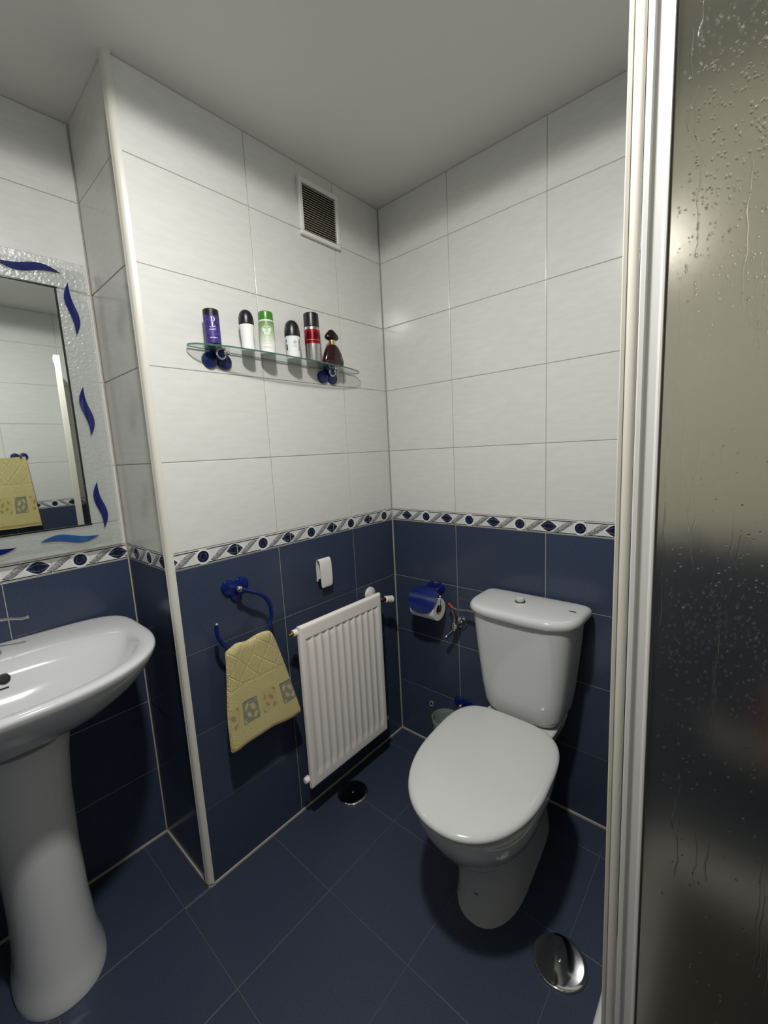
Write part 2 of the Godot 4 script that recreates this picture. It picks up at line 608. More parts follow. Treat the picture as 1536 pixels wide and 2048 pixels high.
func build_room() -> void:
	var rng := RandomNumberGenerator.new()
	rng.seed = 77
	# floor slab and 30 cm tiles
	var b := MB.new()
	b.cbox(Vector3(0.7, -0.0515, 1.15), Vector3(2.5, 0.1, 2.8), 0.0001)
	var fl := struct("floor", b, M.floor_grout, "dark blue tiled bathroom floor with thin pale joints", "floor")
	var xs := [-0.314, -0.002, 0.2955, 0.593, 0.8905, 1.188, 1.4855, 1.746]
	var zs := [0.004, 0.116, 0.42, 0.724, 1.028, 1.332, 1.636, 1.94, 2.344]
	for i in xs.size() - 1:
		for j in zs.size() - 1:
			var x0: float = xs[i]
			var z0: float = zs[j]
			if i == 0:
				if zs[j + 1] <= 0.96:
					continue
				z0 = maxf(z0, 0.954)
			if i == 1:
				x0 = 0.003 if z0 < 0.95 else x0
			var o := MeshInstance3D.new()
			o.name = "floor_tile"
			o.mesh = tile_mesh(xs[i + 1] - x0, zs[j + 1] - z0)
			o.material_override = M.floor_tile
			o.transform = Transform3D(Basis(Vector3.RIGHT, -PI / 2) * Basis(Vector3.UP, rng.randf_range(-0.002, 0.002)), Vector3((x0 + xs[i + 1]) / 2, 0, (z0 + zs[j + 1]) / 2))
			fl.add_child(o, true)
	# pale grout filling the joint between floor and walls
	for e in [[Vector3(0, 0, 0.95), Vector3(0, 0, 0)], [Vector3(0, 0, 0), Vector3(1.0, 0, 0)], [Vector3(-0.318, 0, 0.95), Vector3(0.0, 0, 0.95)], [Vector3(-0.318, 0, 2.35), Vector3(-0.318, 0, 0.95)]]:
		b = MB.new()
		var d: Vector3 = (e[1] - e[0]).normalized()
		b.xf = Transform3D(Basis(d.cross(Vector3.UP) * -1.0, Vector3.UP, -d), e[0])
		var rr := []
		var l: float = (e[1] - e[0]).length()
		for k in 2:
			rr.append(PackedVector3Array([Vector3(-0.004, -0.003, -l * k), Vector3(0.0046, -0.003, -l * k), Vector3(0.0046, 0.0004, -l * k), Vector3(0.0018, 0.0022, -l * k), Vector3(0.0004, 0.0056, -l * k), Vector3(-0.004, 0.0056, -l * k)]))
		b.loft(rr)
		part("grout_bead", b, M.grout, fl)
	b = MB.new()
	b.cbox(Vector3(0.7, ROOM_H + 0.05, 1.15), Vector3(2.5, 0.1, 2.8), 0.0001)
	struct("ceiling", b, M.ceiling, "plain off-white painted ceiling", "ceiling")
	# walls; u runs to the right as one faces the wall
	tiled_wall("wall_left", "white over navy tiled wall behind the radiator and glass shelf", Vector3(0, 0, 0.945), Vector3(0, 0, -1), Vector3(1, 0, 0), 0.943, [0.3497, 0.7001], 0.545, rng, 0.0, 0.1)
	tiled_wall("wall_back", "white over navy tiled wall behind the toilet", Vector3(0.002, 0, 0), Vector3(1, 0, 0), Vector3(0, 0, 1), 1.746, [0.3206, 0.671, 1.0214, 1.3718, 1.722], 0.095, rng, 0.1, 0.1)
	tiled_wall("wall_recess", "narrow tiled return wall between the mirror and the corner trim", Vector3(-0.316, 0, 0.95), Vector3(1, 0, 0), Vector3(0, 0, 1), 0.311, [], 0.13, rng, 0.0, -0.006)
	tiled_wall("wall_sink", "white over navy tiled wall behind the washbasin and mirror", Vector3(-0.318, 0, 2.348), Vector3(0, 0, -1), Vector3(1, 0, 0), 1.396, [0.0372, 0.3876, 0.738, 1.0884], 0.655, rng, 0.1, 0.1)
	tiled_wall("wall_right", "white over navy tiled wall of the shower side", Vector3(1.75, 0, 0.002), Vector3(0, 0, 1), Vector3(-1, 0, 0), 2.346, [0.25, 0.6004, 0.9508, 1.3012, 1.6516, 2.002], 0.3, rng, 0.1, 0.1)
	tiled_wall("wall_front", "white over navy tiled wall behind the photographer", Vector3(1.748, 0, 2.35), Vector3(-1, 0, 0), Vector3(0, 0, -1), 2.064, [0.3504, 0.7008, 1.0512, 1.4016, 1.752], 0.4, rng, 0.1, 0.1)
	# rounded corner bead
	b = MB.new()
	var r := 0.0125
	var poly := PackedVector2Array()
	poly.append(Vector2(-0.012, -0.012))
	poly.append(Vector2(-0.012, r * 0.55))
	for k in 9:
		var a := PI / 2 - PI / 2 * k / 8.0
		poly.append(Vector2(-0.0075 + r * cos(a), -0.0075 + r * sin(a) + 0.0))
	poly.append(Vector2(r * 0.55, -0.012))
	b.xf = Transform3D(Basis(Vector3(1, 0, 0), Vector3(0, 0, 1), Vector3(0, -1, 0)), Vector3(0.0, 0.0, 0.9505))
	b.prism(poly, -ROOM_H + 0.0, -0.012)
	struct("trim_1", b, M.trim, "white rounded corner bead up the outer wall corner", "trim")
	# grout lump at its foot
	# ceiling lamp: round recessed fitting
	var lamp := thing("ceiling_lamp", "round white recessed ceiling lamp above the photographer", "lamp", LAMP)
	b = MB.new()
	b.lathe([Vector2(0, 0.002), Vector2(0, -0.003), Vector2(0.080, -0.003), Vector2(0.085, -0.001), Vector2(0.085, 0.003), Vector2(0, 0.003)], 48)
	part("rim", b, M.plastic, lamp)
	b = MB.new()
	b.lathe([Vector2(0, -0.062), Vector2(0.020, -0.060), Vector2(0.038, -0.052), Vector2(0.051, -0.036), Vector2(0.056, -0.018), Vector2(0.056, -0.0031), Vector2(0, -0.0031)], 40)
	var gm := mat(Color(0.9, 0.9, 0.9), 0.3)
	gm.emission_enabled = true
	gm.emission = Color(0.86, 0.93, 1.0)
	gm.emission_energy_multiplier = GLOW
	part("diffuser", b, gm, lamp)
	var sp := SpotLight3D.new()
	sp.name = "lamp_light"
	sp.position = LAMP + Vector3(0, -0.028, 0)
	sp.rotation_degrees = Vector3(-90, 0, 0)
	sp.spot_angle = 86.2
	sp.spot_angle_attenuation = 0.05
	sp.spot_range = 8.0
	sp.spot_attenuation = 2.0
	sp.light_size = 0.036
	sp.light_energy = LAMP_ENERGY
	sp.light_color = LAMP_COLOR
	sp.shadow_enabled = true
	add_child(sp)
	var al := AreaLight3D.new()
	al.name = "lamp_panel_light"
	al.position = LAMP + Vector3(0, -0.066, 0)
	al.rotation_degrees = Vector3(-90, 0, 0)
	al.area_size = Vector2(0.09, 0.09)
	al.area_range = 8.0
	al.area_attenuation = 2.0
	al.light_energy = PANEL_ENERGY
	al.light_color = LAMP_COLOR
	al.shadow_enabled = true
	add_child(al)

# the bowl and its seat stand turned a few degrees to the cistern
func turned(r: PackedVector3Array) -> PackedVector3Array:
	for j in r.size():
		r[j].x += 0.07 * (r[j].z - 0.5)
	return r

func build_toilet() -> void:
	var t := thing("toilet", "white close-coupled toilet with closed lid against the navy wall", "toilet")
	var cx := 0.669
	var b := MB.new()
	var rings := []
	# pedestal, ledge, bowl, rim and back deck
	for s in [
		[0.0, 0.098, 0.36, 0.535, 0.06, 2.2, 5.0], [0.012, 0.096, 0.36, 0.533, 0.06, 2.2, 5.0], [0.06, 0.090, 0.36, 0.530, 0.06, 2.2, 5.0], [0.13, 0.090, 0.36, 0.536, 0.06, 2.2, 5.0],
		[0.19, 0.096, 0.37, 0.552, 0.06, 2.2, 5.0], [0.228, 0.106, 0.38, 0.572, 0.06, 2.2, 5.0], [0.236, 0.114, 0.38, 0.585, 0.055, 2.2, 5.0], [0.245, 0.124, 0.39, 0.602, 0.05, 2.2, 5.0],
		[0.28, 0.142, 0.41, 0.628, 0.06, 2.2, 3.6], [0.32, 0.156, 0.44, 0.655, 0.09, 2.2, 2.9], [0.36, 0.165, 0.46, 0.674, 0.13, 2.2, 2.6], [0.388, 0.169, 0.47, 0.683, 0.16, 2.2, 2.5], [0.400, 0.1685, 0.47, 0.682, 0.16, 2.2, 2.5], [0.405, 0.163, 0.47, 0.676, 0.165, 2.2, 2.5]]:
		rings.append(turned(dring(cx, s[0], s[1], s[2], s[3], s[4], s[5], s[6], 72)))
	b.loft(rings)
	part("bowl", b, M.porcelain, t)
	# deck that carries the cistern
	b = MB.new()
	rings = []
	for s in [[0.33, 0.095, 0.195], [0.37, 0.110, 0.212], [0.400, 0.116, 0.220], [0.404, 0.112, 0.216]]:
		rings.append(dring(0.652, s[0], s[1], 0.12, s[2], 0.025, 7.0, 9.0, 64))
	b.loft(rings)
	part("deck", b, M.porcelain, t)
	# seat ring and lid
	b = MB.new()
	rings = []
	for s in [[0.408, 0.168, 0.0], [0.411, 0.173, 0.005], [0.418, 0.174, 0.006], [0.421, 0.170, 0.002]]:
		rings.append(turned(dring(cx, s[0], s[1], 0.44, 0.686 + s[2], 0.238, 2.15, 3.5, 80)))
	b.loft(rings)
	part("seat", b, M.seat, t)
	b = MB.new()
	rings = []
	for s in [[0.4235, 0.170, 0.004], [0.4235, 0.1755, 0.010], [0.426, 0.1790, 0.0140], [0.431, 0.1803, 0.0155], [0.436, 0.1790, 0.0140], [0.4405, 0.1745, 0.0095], [0.4435, 0.166, 0.001], [0.446, 0.140, -0.026], [0.4475, 0.09, -0.08], [0.448, 0.04, -0.15]]:
		rings.append(turned(dring(cx, s[0], s[1], 0.44, 0.690 + s[2], 0.226 - s[2] * 0.75, 2.15, 3.6, 80)))
	b.loft(rings)
	part("seat_lid", b, M.seat, t, 50)
	for s in [-1, 1]:
		b = MB.new()
		b.cbox(Vector3(cx - 0.018 + s * 0.075, 0.420, 0.226), Vector3(0.05, 0.022, 0.03), 0.006)
		part("hinge", b, M.seat, t)
	# cistern
	var tx := 0.651
	b = MB.new()
	rings = []
	for s in [[0.402, 0.080, 0.150, 0.050], [0.404, 0.100, 0.167, 0.040], [0.410, 0.113, 0.179, 0.030], [0.422, 0.123, 0.187, 0.024], [0.44, 0.130, 0.191, 0.021], [0.50, 0.140, 0.196, 0.02], [0.58, 0.149, 0.202, 0.018], [0.66, 0.157, 0.207, 0.018], [0.74, 0.164, 0.212, 0.018], [0.754, 0.165, 0.212, 0.018]]:
		rings.append(dring(tx, s[0], s[1], 0.10, s[2], s[3], 4.2, 7.0, 72))
	b.loft(rings)
	part("tank", b, M.porcelain, t)
	b = MB.new()
	rings = []
	for s in [[0.750, 0.169, 0.213], [0.752, 0.176, 0.221], [0.757, 0.1805, 0.226], [0.766, 0.182, 0.228], [0.774, 0.1805, 0.2265], [0.780, 0.176, 0.222], [0.7835, 0.168, 0.214], [0.7855, 0.145, 0.192], [0.787, 0.10, 0.15]]:
		rings.append(dring(tx, s[0], s[1], 0.09, s[2], 0.012 + (0.182 - s[1]) * 0.8, 3.4, 9.0, 80))
	b.loft(rings)
	part("tank_lid", b, M.porcelain, t, 50)
	b = MB.new()
	b.xf = Transform3D(Basis.IDENTITY, Vector3(0.632, 0.785, 0.112))
	b.lathe([Vector2(0, 0), Vector2(0.0165, 0), Vector2(0.0165, 0.003), Vector2(0.015, 0.0036), Vector2(0, 0.0036)], 32)
	part("button_seat", b, M.dark, t)
	b = MB.new()
	b.xf = Transform3D(Basis.IDENTITY, Vector3(0.632, 0.788, 0.112))
	b.lathe([Vector2(0, 0), Vector2(0.0125, 0), Vector2(0.0135, 0.004), Vector2(0.0145, 0.011), Vector2(0.0135, 0.0145), Vector2(0.008, 0.016), Vector2(0, 0.0163)], 32)
	part("flush_button", b, M.seat, t)
	b = MB.new()
	b.cbox(Vector3(0.795, 0.7868, 0.105), Vector3(0.022, 0.0006, 0.0045), 0.0002)
	part("maker_mark", b, M.dark, t)
	# side cap on the cistern, screw cap on the foot
	b = MB.new()
	b.xf = Transform3D(Basis(Vector3.UP, PI / 2), Vector3(0.811, 0.705, 0.12))
	disc(b, Vector3.ZERO, 0.006, 0.002, 0.001, 16)
	part("side_cap", b, M.chrome, t)
	b = MB.new()
	b.xf = Transform3D(Basis(Vector3.UP, 0.15), Vector3(0.687, 0.105, 0.5315))
	disc(b, Vector3.ZERO, 0.0055, 0.003, 0.002, 16)
	part("screw_cap", b, M.chrome, t)

	# supply pipe and angle valve beside the cistern
	var w := thing("water_valve", "copper-topped angle valve and pipe feeding the toilet cistern", "valve")
	b = MB.new()
	b.tube([Vector3(0.325, 0.676, 0.042), Vector3(0.35, 0.676, 0.044), Vector3(0.40, 0.684, 0.05), Vector3(0.45, 0.69, 0.06), Vector3(0.49, 0.692, 0.07)], 0.0052, 12)
	part("pipe", b, M.steel, w)
	b = MB.new()
	cyl(b, Vector3(0.304, 0.688, 0.037), Vector3(0.330, 0.674, 0.043), 0.0088, 0.0078)
	part("elbow", b, M.copper, w, 40, "copper elbow")
	b = MB.new()
	b.tube([Vector3(0.325, 0.674, 0.042), Vector3(0.331, 0.65, 0.042), Vector3(0.333, 0.628, 0.042), Vector3(0.330, 0.606, 0.042)], 0.0062, 12)
	part("riser", b, M.steel, w)
	b = MB.new()
	cyl(b, Vector3(0.338, 0.604, 0.002), Vector3(0.338, 0.604, 0.05), 0.0105, 0.0095)
	cyl(b, Vector3(0.330, 0.618, 0.042), Vector3(0.330, 0.585, 0.042), 0.011, 0.011)
	part("valve_body", b, M.chrome, w)
	b = MB.new()
	cyl(b, Vector3(0.330, 0.588, 0.044), Vector3(0.305, 0.560, 0.056), 0.0075, 0.0065)
	ball(b, Vector3(0.302, 0.556, 0.058), 0.009)
	part("handle", b, M.steel, w)
	b = MB.new()
	b.xf = Transform3D(Basis.IDENTITY, Vector3(0.338, 0.604, 0.0))
	disc(b, Vector3.ZERO, 0.027, 0.006, 0.004)
	part("wall_plate", b, M.chrome, w)

func build_radiator() -> void:
	var t := thing("radiator", "white fluted panel radiator on the navy wall beside the towel", "radiator")
	var z0 := 0.204
	var z1 := 0.609
	var y0 := 0.148
	var y1 := 0.742
	var b := MB.new()
	var flutes := 11
	var margin := 0.021
	var front := func(u: float, v: float) -> Vector3:
		var z := lerpf(z0, z1, u)
		var y := lerpf(y0, y1, v)
		var e := minf(minf(z - z0, z1 - z), minf(y - y0, y1 - y))
		var x := 0.095
		var e2 := clampf(e / 0.008, 0, 1)
		x -= 0.008 * (1.0 - sqrt(1.0 - (1.0 - e2) * (1.0 - e2)))
		var s := (z - z0 - margin) / (z1 - z0 - 2 * margin)
		if s > 0.0 and s < 1.0:
			var g := fposmod(s * flutes, 1.0)
			var prof := pow(0.5 - 0.5 * cos(TAU * g), 0.62)
			var top := clampf((y1 - 0.046 - y) / 0.004, 0, 1)
			var bot := smoothstep(0.028, 0.062, y - y0)
			x -= (0.0042 + 0.0052 * clampf(1.0 - (y1 - 0.050 - y) / 0.012, 0, 1)) * prof * minf(top, bot)
		return Vector3(x, y, z)
	var back := func(u: float, v: float) -> Vector3:
		return Vector3(0.079, lerpf(y0, y1, v), lerpf(z0, z1, u))
	var vs := [0.0, 0.003, 0.007, 0.014]
	for k in 14:
		vs.append(0.03 + 0.09 * k / 13.0)
	for k in 12:
		vs.append(0.16 + 0.70 * k / 11.0)
	var yt := 1.0 - 0.046 / (y1 - y0)
	for k in [-0.03, -0.012, -0.0068, -0.005, -0.0034, -0.0017, 0.0, 0.004, 0.03]:
		vs.append(yt + k)
	vs.append_array([0.975, 0.986, 0.993, 0.997, 1.0])
	vs.sort()
	var us := [0.0, 0.004, 0.010, 0.02, 0.035]
	var ms := margin / (z1 - z0)
	for k in flutes * 12 + 1:
		us.append(ms + (1 - 2 * ms) * k / (flutes * 12.0))
	us.append_array([0.965, 0.98, 0.99, 0.996, 1.0])
	us.sort()
	b.sheet(us.size() - 1, vs.size() - 1, front, back, us, vs)
	part("panel", b, M.enamel, t, 35)
	# wall brackets behind
	for z in [0.30, 0.51]:
		b = MB.new()
		b.cbox(Vector3(0.0395, 0.47, z), Vector3(0.081, 0.42, 0.03), 0.002)
		part("bracket", b, M.enamel, t)
	# bleed valve, top left as seen
	b = MB.new()
	cyl(b, Vector3(0.074, 0.722, 0.604), Vector3(0.074, 0.722, 0.622), 0.012, 0.011)
	part("bleed_plug", b, M.enamel, t)
	b = MB.new()
	cyl(b, Vector3(0.074, 0.722, 0.620), Vector3(0.074, 0.722, 0.630), 0.0085, 0.0075)
	cyl(b, Vector3(0.074, 0.722, 0.630), Vector3(0.074, 0.722, 0.639), 0.0045, 0.004)
	part("bleed_valve", b, M.gold, t, 40, "brass bleed valve")
	# bottom plugs
	b = MB.new()
	cyl(b, Vector3(0.072, 0.178, 0.604), Vector3(0.072, 0.178, 0.624), 0.0125, 0.011, 0.003)
	part("plug", b, M.enamel, t)
	b = MB.new()
	cyl(b, Vector3(0.072, 0.178, 0.209), Vector3(0.072, 0.178, 0.178), 0.0125, 0.011, 0.003)
	part("plug", b, M.rubber, t)
	# inlet: wall rosette, pipe, valve and knob
	b = MB.new()
	b.xf = Transform3D(Basis(Vector3.UP, PI / 2), Vector3(0.001, 0.712, 0.172))
	disc(b, Vector3.ZERO, 0.029, 0.008, 0.006)
	part("rosette", b, M.plastic, t)
	b = MB.new()
	b.tube([Vector3(0.004, 0.708, 0.172), Vector3(0.04, 0.706, 0.172), Vector3(0.062, 0.705, 0.174), Vector3(0.074, 0.705, 0.184), Vector3(0.074, 0.705, 0.209)], 0.0085, 14)
	part("valve_body", b, M.chrome, t)
	b = MB.new()
	cyl(b, Vector3(0.074, 0.704, 0.186), Vector3(0.078, 0.698, 0.158), 0.0095, 0.0095)
	part("valve_neck", b, M.copper, t)
	b = MB.new()
	cyl(b, Vector3(0.078, 0.700, 0.163), Vector3(0.083, 0.690, 0.124), 0.0135, 0.0155, 0.003, 20)
	part("knob", b, M.plastic, t)

func build_washbasin() -> void:
	var t := thing("washbasin", "white pedestal washbasin below the mirror", "washbasin")
	var cz := 1.30
	# ring in plan: x is the depth from the wall, z runs along the wall
	var ring := func(y: float, hz: float, xc: float, xf: float, xb: float, ef: float, eb: float) -> PackedVector3Array:
		var r := PackedVector3Array()
		for p in dring(0.0, y, hz, xc, xf, xb, ef, eb, 88):
			r.append(Vector3(p.z, p.y, cz - p.x))
		return r
	var b := MB.new()
	var rings := []
	# outside from below, over the rim, down into the bowl
	for s in [
		[0.655, 0.105, -0.17, -0.07, -0.300, 2.3, 4.0], [0.665, 0.135, -0.165, -0.035, -0.306, 2.3, 4.0], [0.690, 0.180, -0.15, 0.025, -0.310, 2.3, 4.0], [0.725, 0.226, -0.13, 0.085, -0.314, 2.3, 4.2],
		[0.760, 0.260, -0.12, 0.128, -0.316, 2.35, 4.6], [0.795, 0.285, -0.11, 0.158, -0.317, 2.4, 5.0], [0.820, 0.298, -0.105, 0.174, -0.317, 2.4, 5.2], [0.834, 0.302, -0.10, 0.179, -0.317, 2.4, 5.2], [0.841, 0.300, -0.10, 0.178, -0.315, 2.4, 5.2], [0.8445, 0.294, -0.10, 0.172, -0.309, 2.4, 5.2], [0.8445, 0.282, -0.10, 0.160, -0.298, 2.4, 5.2],
		[0.8425, 0.268, -0.09, 0.146, -0.235, 2.3, 3.6], [0.838, 0.258, -0.075, 0.137, -0.195, 2.3, 3.0], [0.828, 0.250, -0.06, 0.130, -0.168, 2.3, 2.8], [0.805, 0.236, -0.04, 0.117, -0.150, 2.3, 2.6], [0.775, 0.212, -0.03, 0.098, -0.135, 2.2, 2.5], [0.745, 0.172, -0.02, 0.072, -0.112, 2.2, 2.4], [0.726, 0.110, -0.02, 0.038, -0.080, 2.1, 2.2], [0.718, 0.040, -0.02, 0.0, -0.045, 2.0, 2.0]]:
		rings.append(ring.call(s[0], s[1], s[2], s[3], s[4], s[5], s[6]))
	b.loft(rings)
	part("basin", b, M.porcelain, t, 55)
	# pedestal
	b = MB.new()
	rings = []
	for s in [[0.0, 0.098, 0.010], [0.015, 0.098, 0.010], [0.04, 0.093, 0.004], [0.09, 0.086, -0.006], [0.2, 0.081, -0.012], [0.35, 0.080, -0.013], [0.5, 0.084, -0.008], [0.6, 0.092, 0.0], [0.675, 0.104, 0.012]]:
		rings.append(ring.call(s[0], s[1], -0.13, s[2], -0.24, 2.2, 3.0))
	b.loft(rings)
	part("pedestal", b, M.porcelain, t, 50)
	# overflow with its dark throat, and the drain
	b = MB.new()
	b.xf = Transform3D(Basis(Vector3(0, 0, 1), Vector3(0.42, 0.907, 0).normalized(), Vector3(-0.907, 0.42, 0).normalized() * -1.0), Vector3(-0.146, 0.806, 1.303))
	b.xf.basis = Basis(Vector3(0, 0, -1), Vector3(-0.35, 0.94, 0).normalized(), Vector3(0.94, 0.35, 0).normalized())
	disc(b, Vector3.ZERO, 0.0125, 0.0016, 0.0002, 28)
	part("overflow", b, M.dark, t)
	b = MB.new()
	b.xf = Transform3D(Basis(Vector3(0, 0, -1), Vector3(-0.35, 0.94, 0).normalized(), Vector3(0.94, 0.35, 0).normalized()), Vector3(-0.139, 0.785, 1.303))
	b.cbox(Vector3(-0.004, 0.0, 0.0006), Vector3(0.02, 0.0035, 0.0016), 0.0005)
	part("maker_mark", b, M.dark, t)
	b = MB.new()
	b.xf = Transform3D(Basis.IDENTITY, Vector3(-0.022, 0.7175, cz))
	b.lathe([Vector2(0, 0), Vector2(0.03, 0), Vector2(0.031, 0.002), Vector2(0.026, 0.004), Vector2(0.018, 0.002), Vector2(0, 0.002)], 32)
	part("drain", b, M.chrome, t)

	var f := thing("basin_faucet", "chrome single-lever mixer tap on the washbasin ledge", "faucet")
	b = MB.new()
	b.xf = Transform3D(Basis.IDENTITY, Vector3(-0.235, 0.842, 1.318))
	b.lathe([Vector2(0, 0), Vector2(0.027, 0), Vector2(0.027, 0.006), Vector2(0.0235, 0.012), Vector2(0.022, 0.035), Vector2(0.0225, 0.06), Vector2(0.024, 0.066), Vector2(0.024, 0.074), Vector2(0.019, 0.082), Vector2(0.0, 0.086)], 32)
	part("body", b, M.chrome, f)
	b = MB.new()
	b.tube([Vector3(-0.225, 0.872, 1.320), Vector3(-0.19, 0.884, 1.332), Vector3(-0.15, 0.886, 1.345), Vector3(-0.125, 0.878, 1.352), Vector3(-0.118, 0.864, 1.354)], [0.015, 0.0145, 0.013, 0.0125, 0.0125], 18)
	part("spout", b, M.chrome, f)
	b = MB.new()
	b.tube([Vector3(-0.232, 0.922, 1.318), Vector3(-0.222, 0.932, 1.292), Vector3(-0.210, 0.930, 1.265), Vector3(-0.203, 0.925, 1.245), Vector3(-0.20, 0.927, 1.234)], [0.006, 0.0045, 0.003, 0.003, 0.0038], 12)
	ball(b, Vector3(-0.20, 0.927, 1.234), 0.0042, 12)
	part("lever", b, M.chrome, f)

func leaf_poly(l: float, w: float, bend: float) -> PackedVector2Array:
	var p := PackedVector2Array()
	for k in 17:
		var s := -1.0 + 2.0 * k / 16.0
		p.append(Vector2(bend * sin(s * PI * 0.5 * 1.0) * 0.0 + bend * sin(s * PI) + w * (1.0 - s * s), s * l / 2))
	for k in range(15, 0, -1):
		var s := -1.0 + 2.0 * k / 16.0
		p.append(Vector2(bend * sin(s * PI) - w * (1.0 - s * s), s * l / 2))
	return p

func build_mirror() -> void:
	# local axes: x right as one faces it, y up, z into the room; tipped forward a little
	var bas := Basis(Vector3(0, 0, -1), Vector3(0, 1, 0), Vector3(1, 0, 0)) * Basis(Vector3.RIGHT, 0.0095)
	var c := Vector3(-0.3005, 1.4635, 1.290)
	var t := thing("wall_mirror", "rectangular mirror in a hammered glass frame with blue leaves", "mirror", c, bas)
	var w := 0.325
	var h := 0.407
	var b := MB.new()
	b.cbox(Vector3(0, 0, -0.004), Vector3(w * 2 - 0.05, h * 2 - 0.05, 0.012), 0.001)
	part("backboard", b, mat(Color(0.72, 0.72, 0.69), 0.5), t)
	b = MB.new()
	b.cbox(Vector3(0, -0.001, 0.006), Vector3((w - 0.080) * 2, 0.664, 0.006), 0.0008)
	part("mirror_pane", b, M.mirror, t)
	# bevelled lip round the pane
	var x := w - 0.080
	var yt := 0.331
	var yb := -0.333
	b = MB.new()
	for e in [[Vector3(0, yt, 0.0075), Vector3(2 * x + 0.010, 0.005, 0.009)], [Vector3(0, yb, 0.0075), Vector3(2 * x + 0.010, 0.005, 0.009)], [Vector3(x, 0, 0.0075), Vector3(0.005, yt - yb, 0.009)], [Vector3(-x, 0, 0.0075), Vector3(0.005, yt - yb, 0.009)]]:
		b.cbox(e[0], e[1], 0.0015)
	part("lip", b, mat(Color(0.10, 0.10, 0.095), 0.2), t, 40, "dark edge line round the pane")
	# four strips of hammered glass
	for e in [[Vector3(0, (h + yt) / 2, 0), Vector3(2 * w, h - yt, 0)], [Vector3(0, (-h + yb) / 2, 0), Vector3(2 * w, h + yb, 0)], [Vector3((w + x) / 2, (yt + yb) / 2, 0), Vector3(w - x, yt - yb - 0.001, 0)], [Vector3(-(w + x) / 2, (yt + yb) / 2, 0), Vector3(w - x, yt - yb - 0.001, 0)]]:
		b = MB.new()
		b.cbox(e[0] + Vector3(0, 0, 0.0085), Vector3(e[1].x - 0.002, e[1].y - 0.002, 0.006), 0.0018)
		part("frame_panel", b, M.hammered, t)
	# blue leaves laid on the frame
	var put := func(p: Vector2, turn: float, m: Material, flip: float) -> void:
		var l := MB.new()
		l.xf = Transform3D(Basis(Vector3(0, 0, 1), turn), Vector3(p.x, p.y, 0.0105))
		l.prism(leaf_poly(0.140, 0.0105, 0.0065 * flip), 0.0, 0.0042, 0.0012)
		part("leaf", l, m, t, 60)
	for k in 3:
		put.call(Vector2(0.277, [0.279, -0.003, -0.279][k]), 0.02, M.blue_glass, -1.0)
		put.call(Vector2(-0.277, [0.279, -0.003, -0.279][k]), 0.02, M.blue_glass, -1.0)
	for k in 3:
		put.call(Vector2([0.192, 0.0, -0.192][k], 0.370), PI / 2, M.blue_glass, -1.0)
		put.call(Vector2([0.192, 0.0, -0.192][k], -0.365), PI / 2 - 0.03, M.pale_blue_glass if k != 1 else M.blue_glass, 1.0)

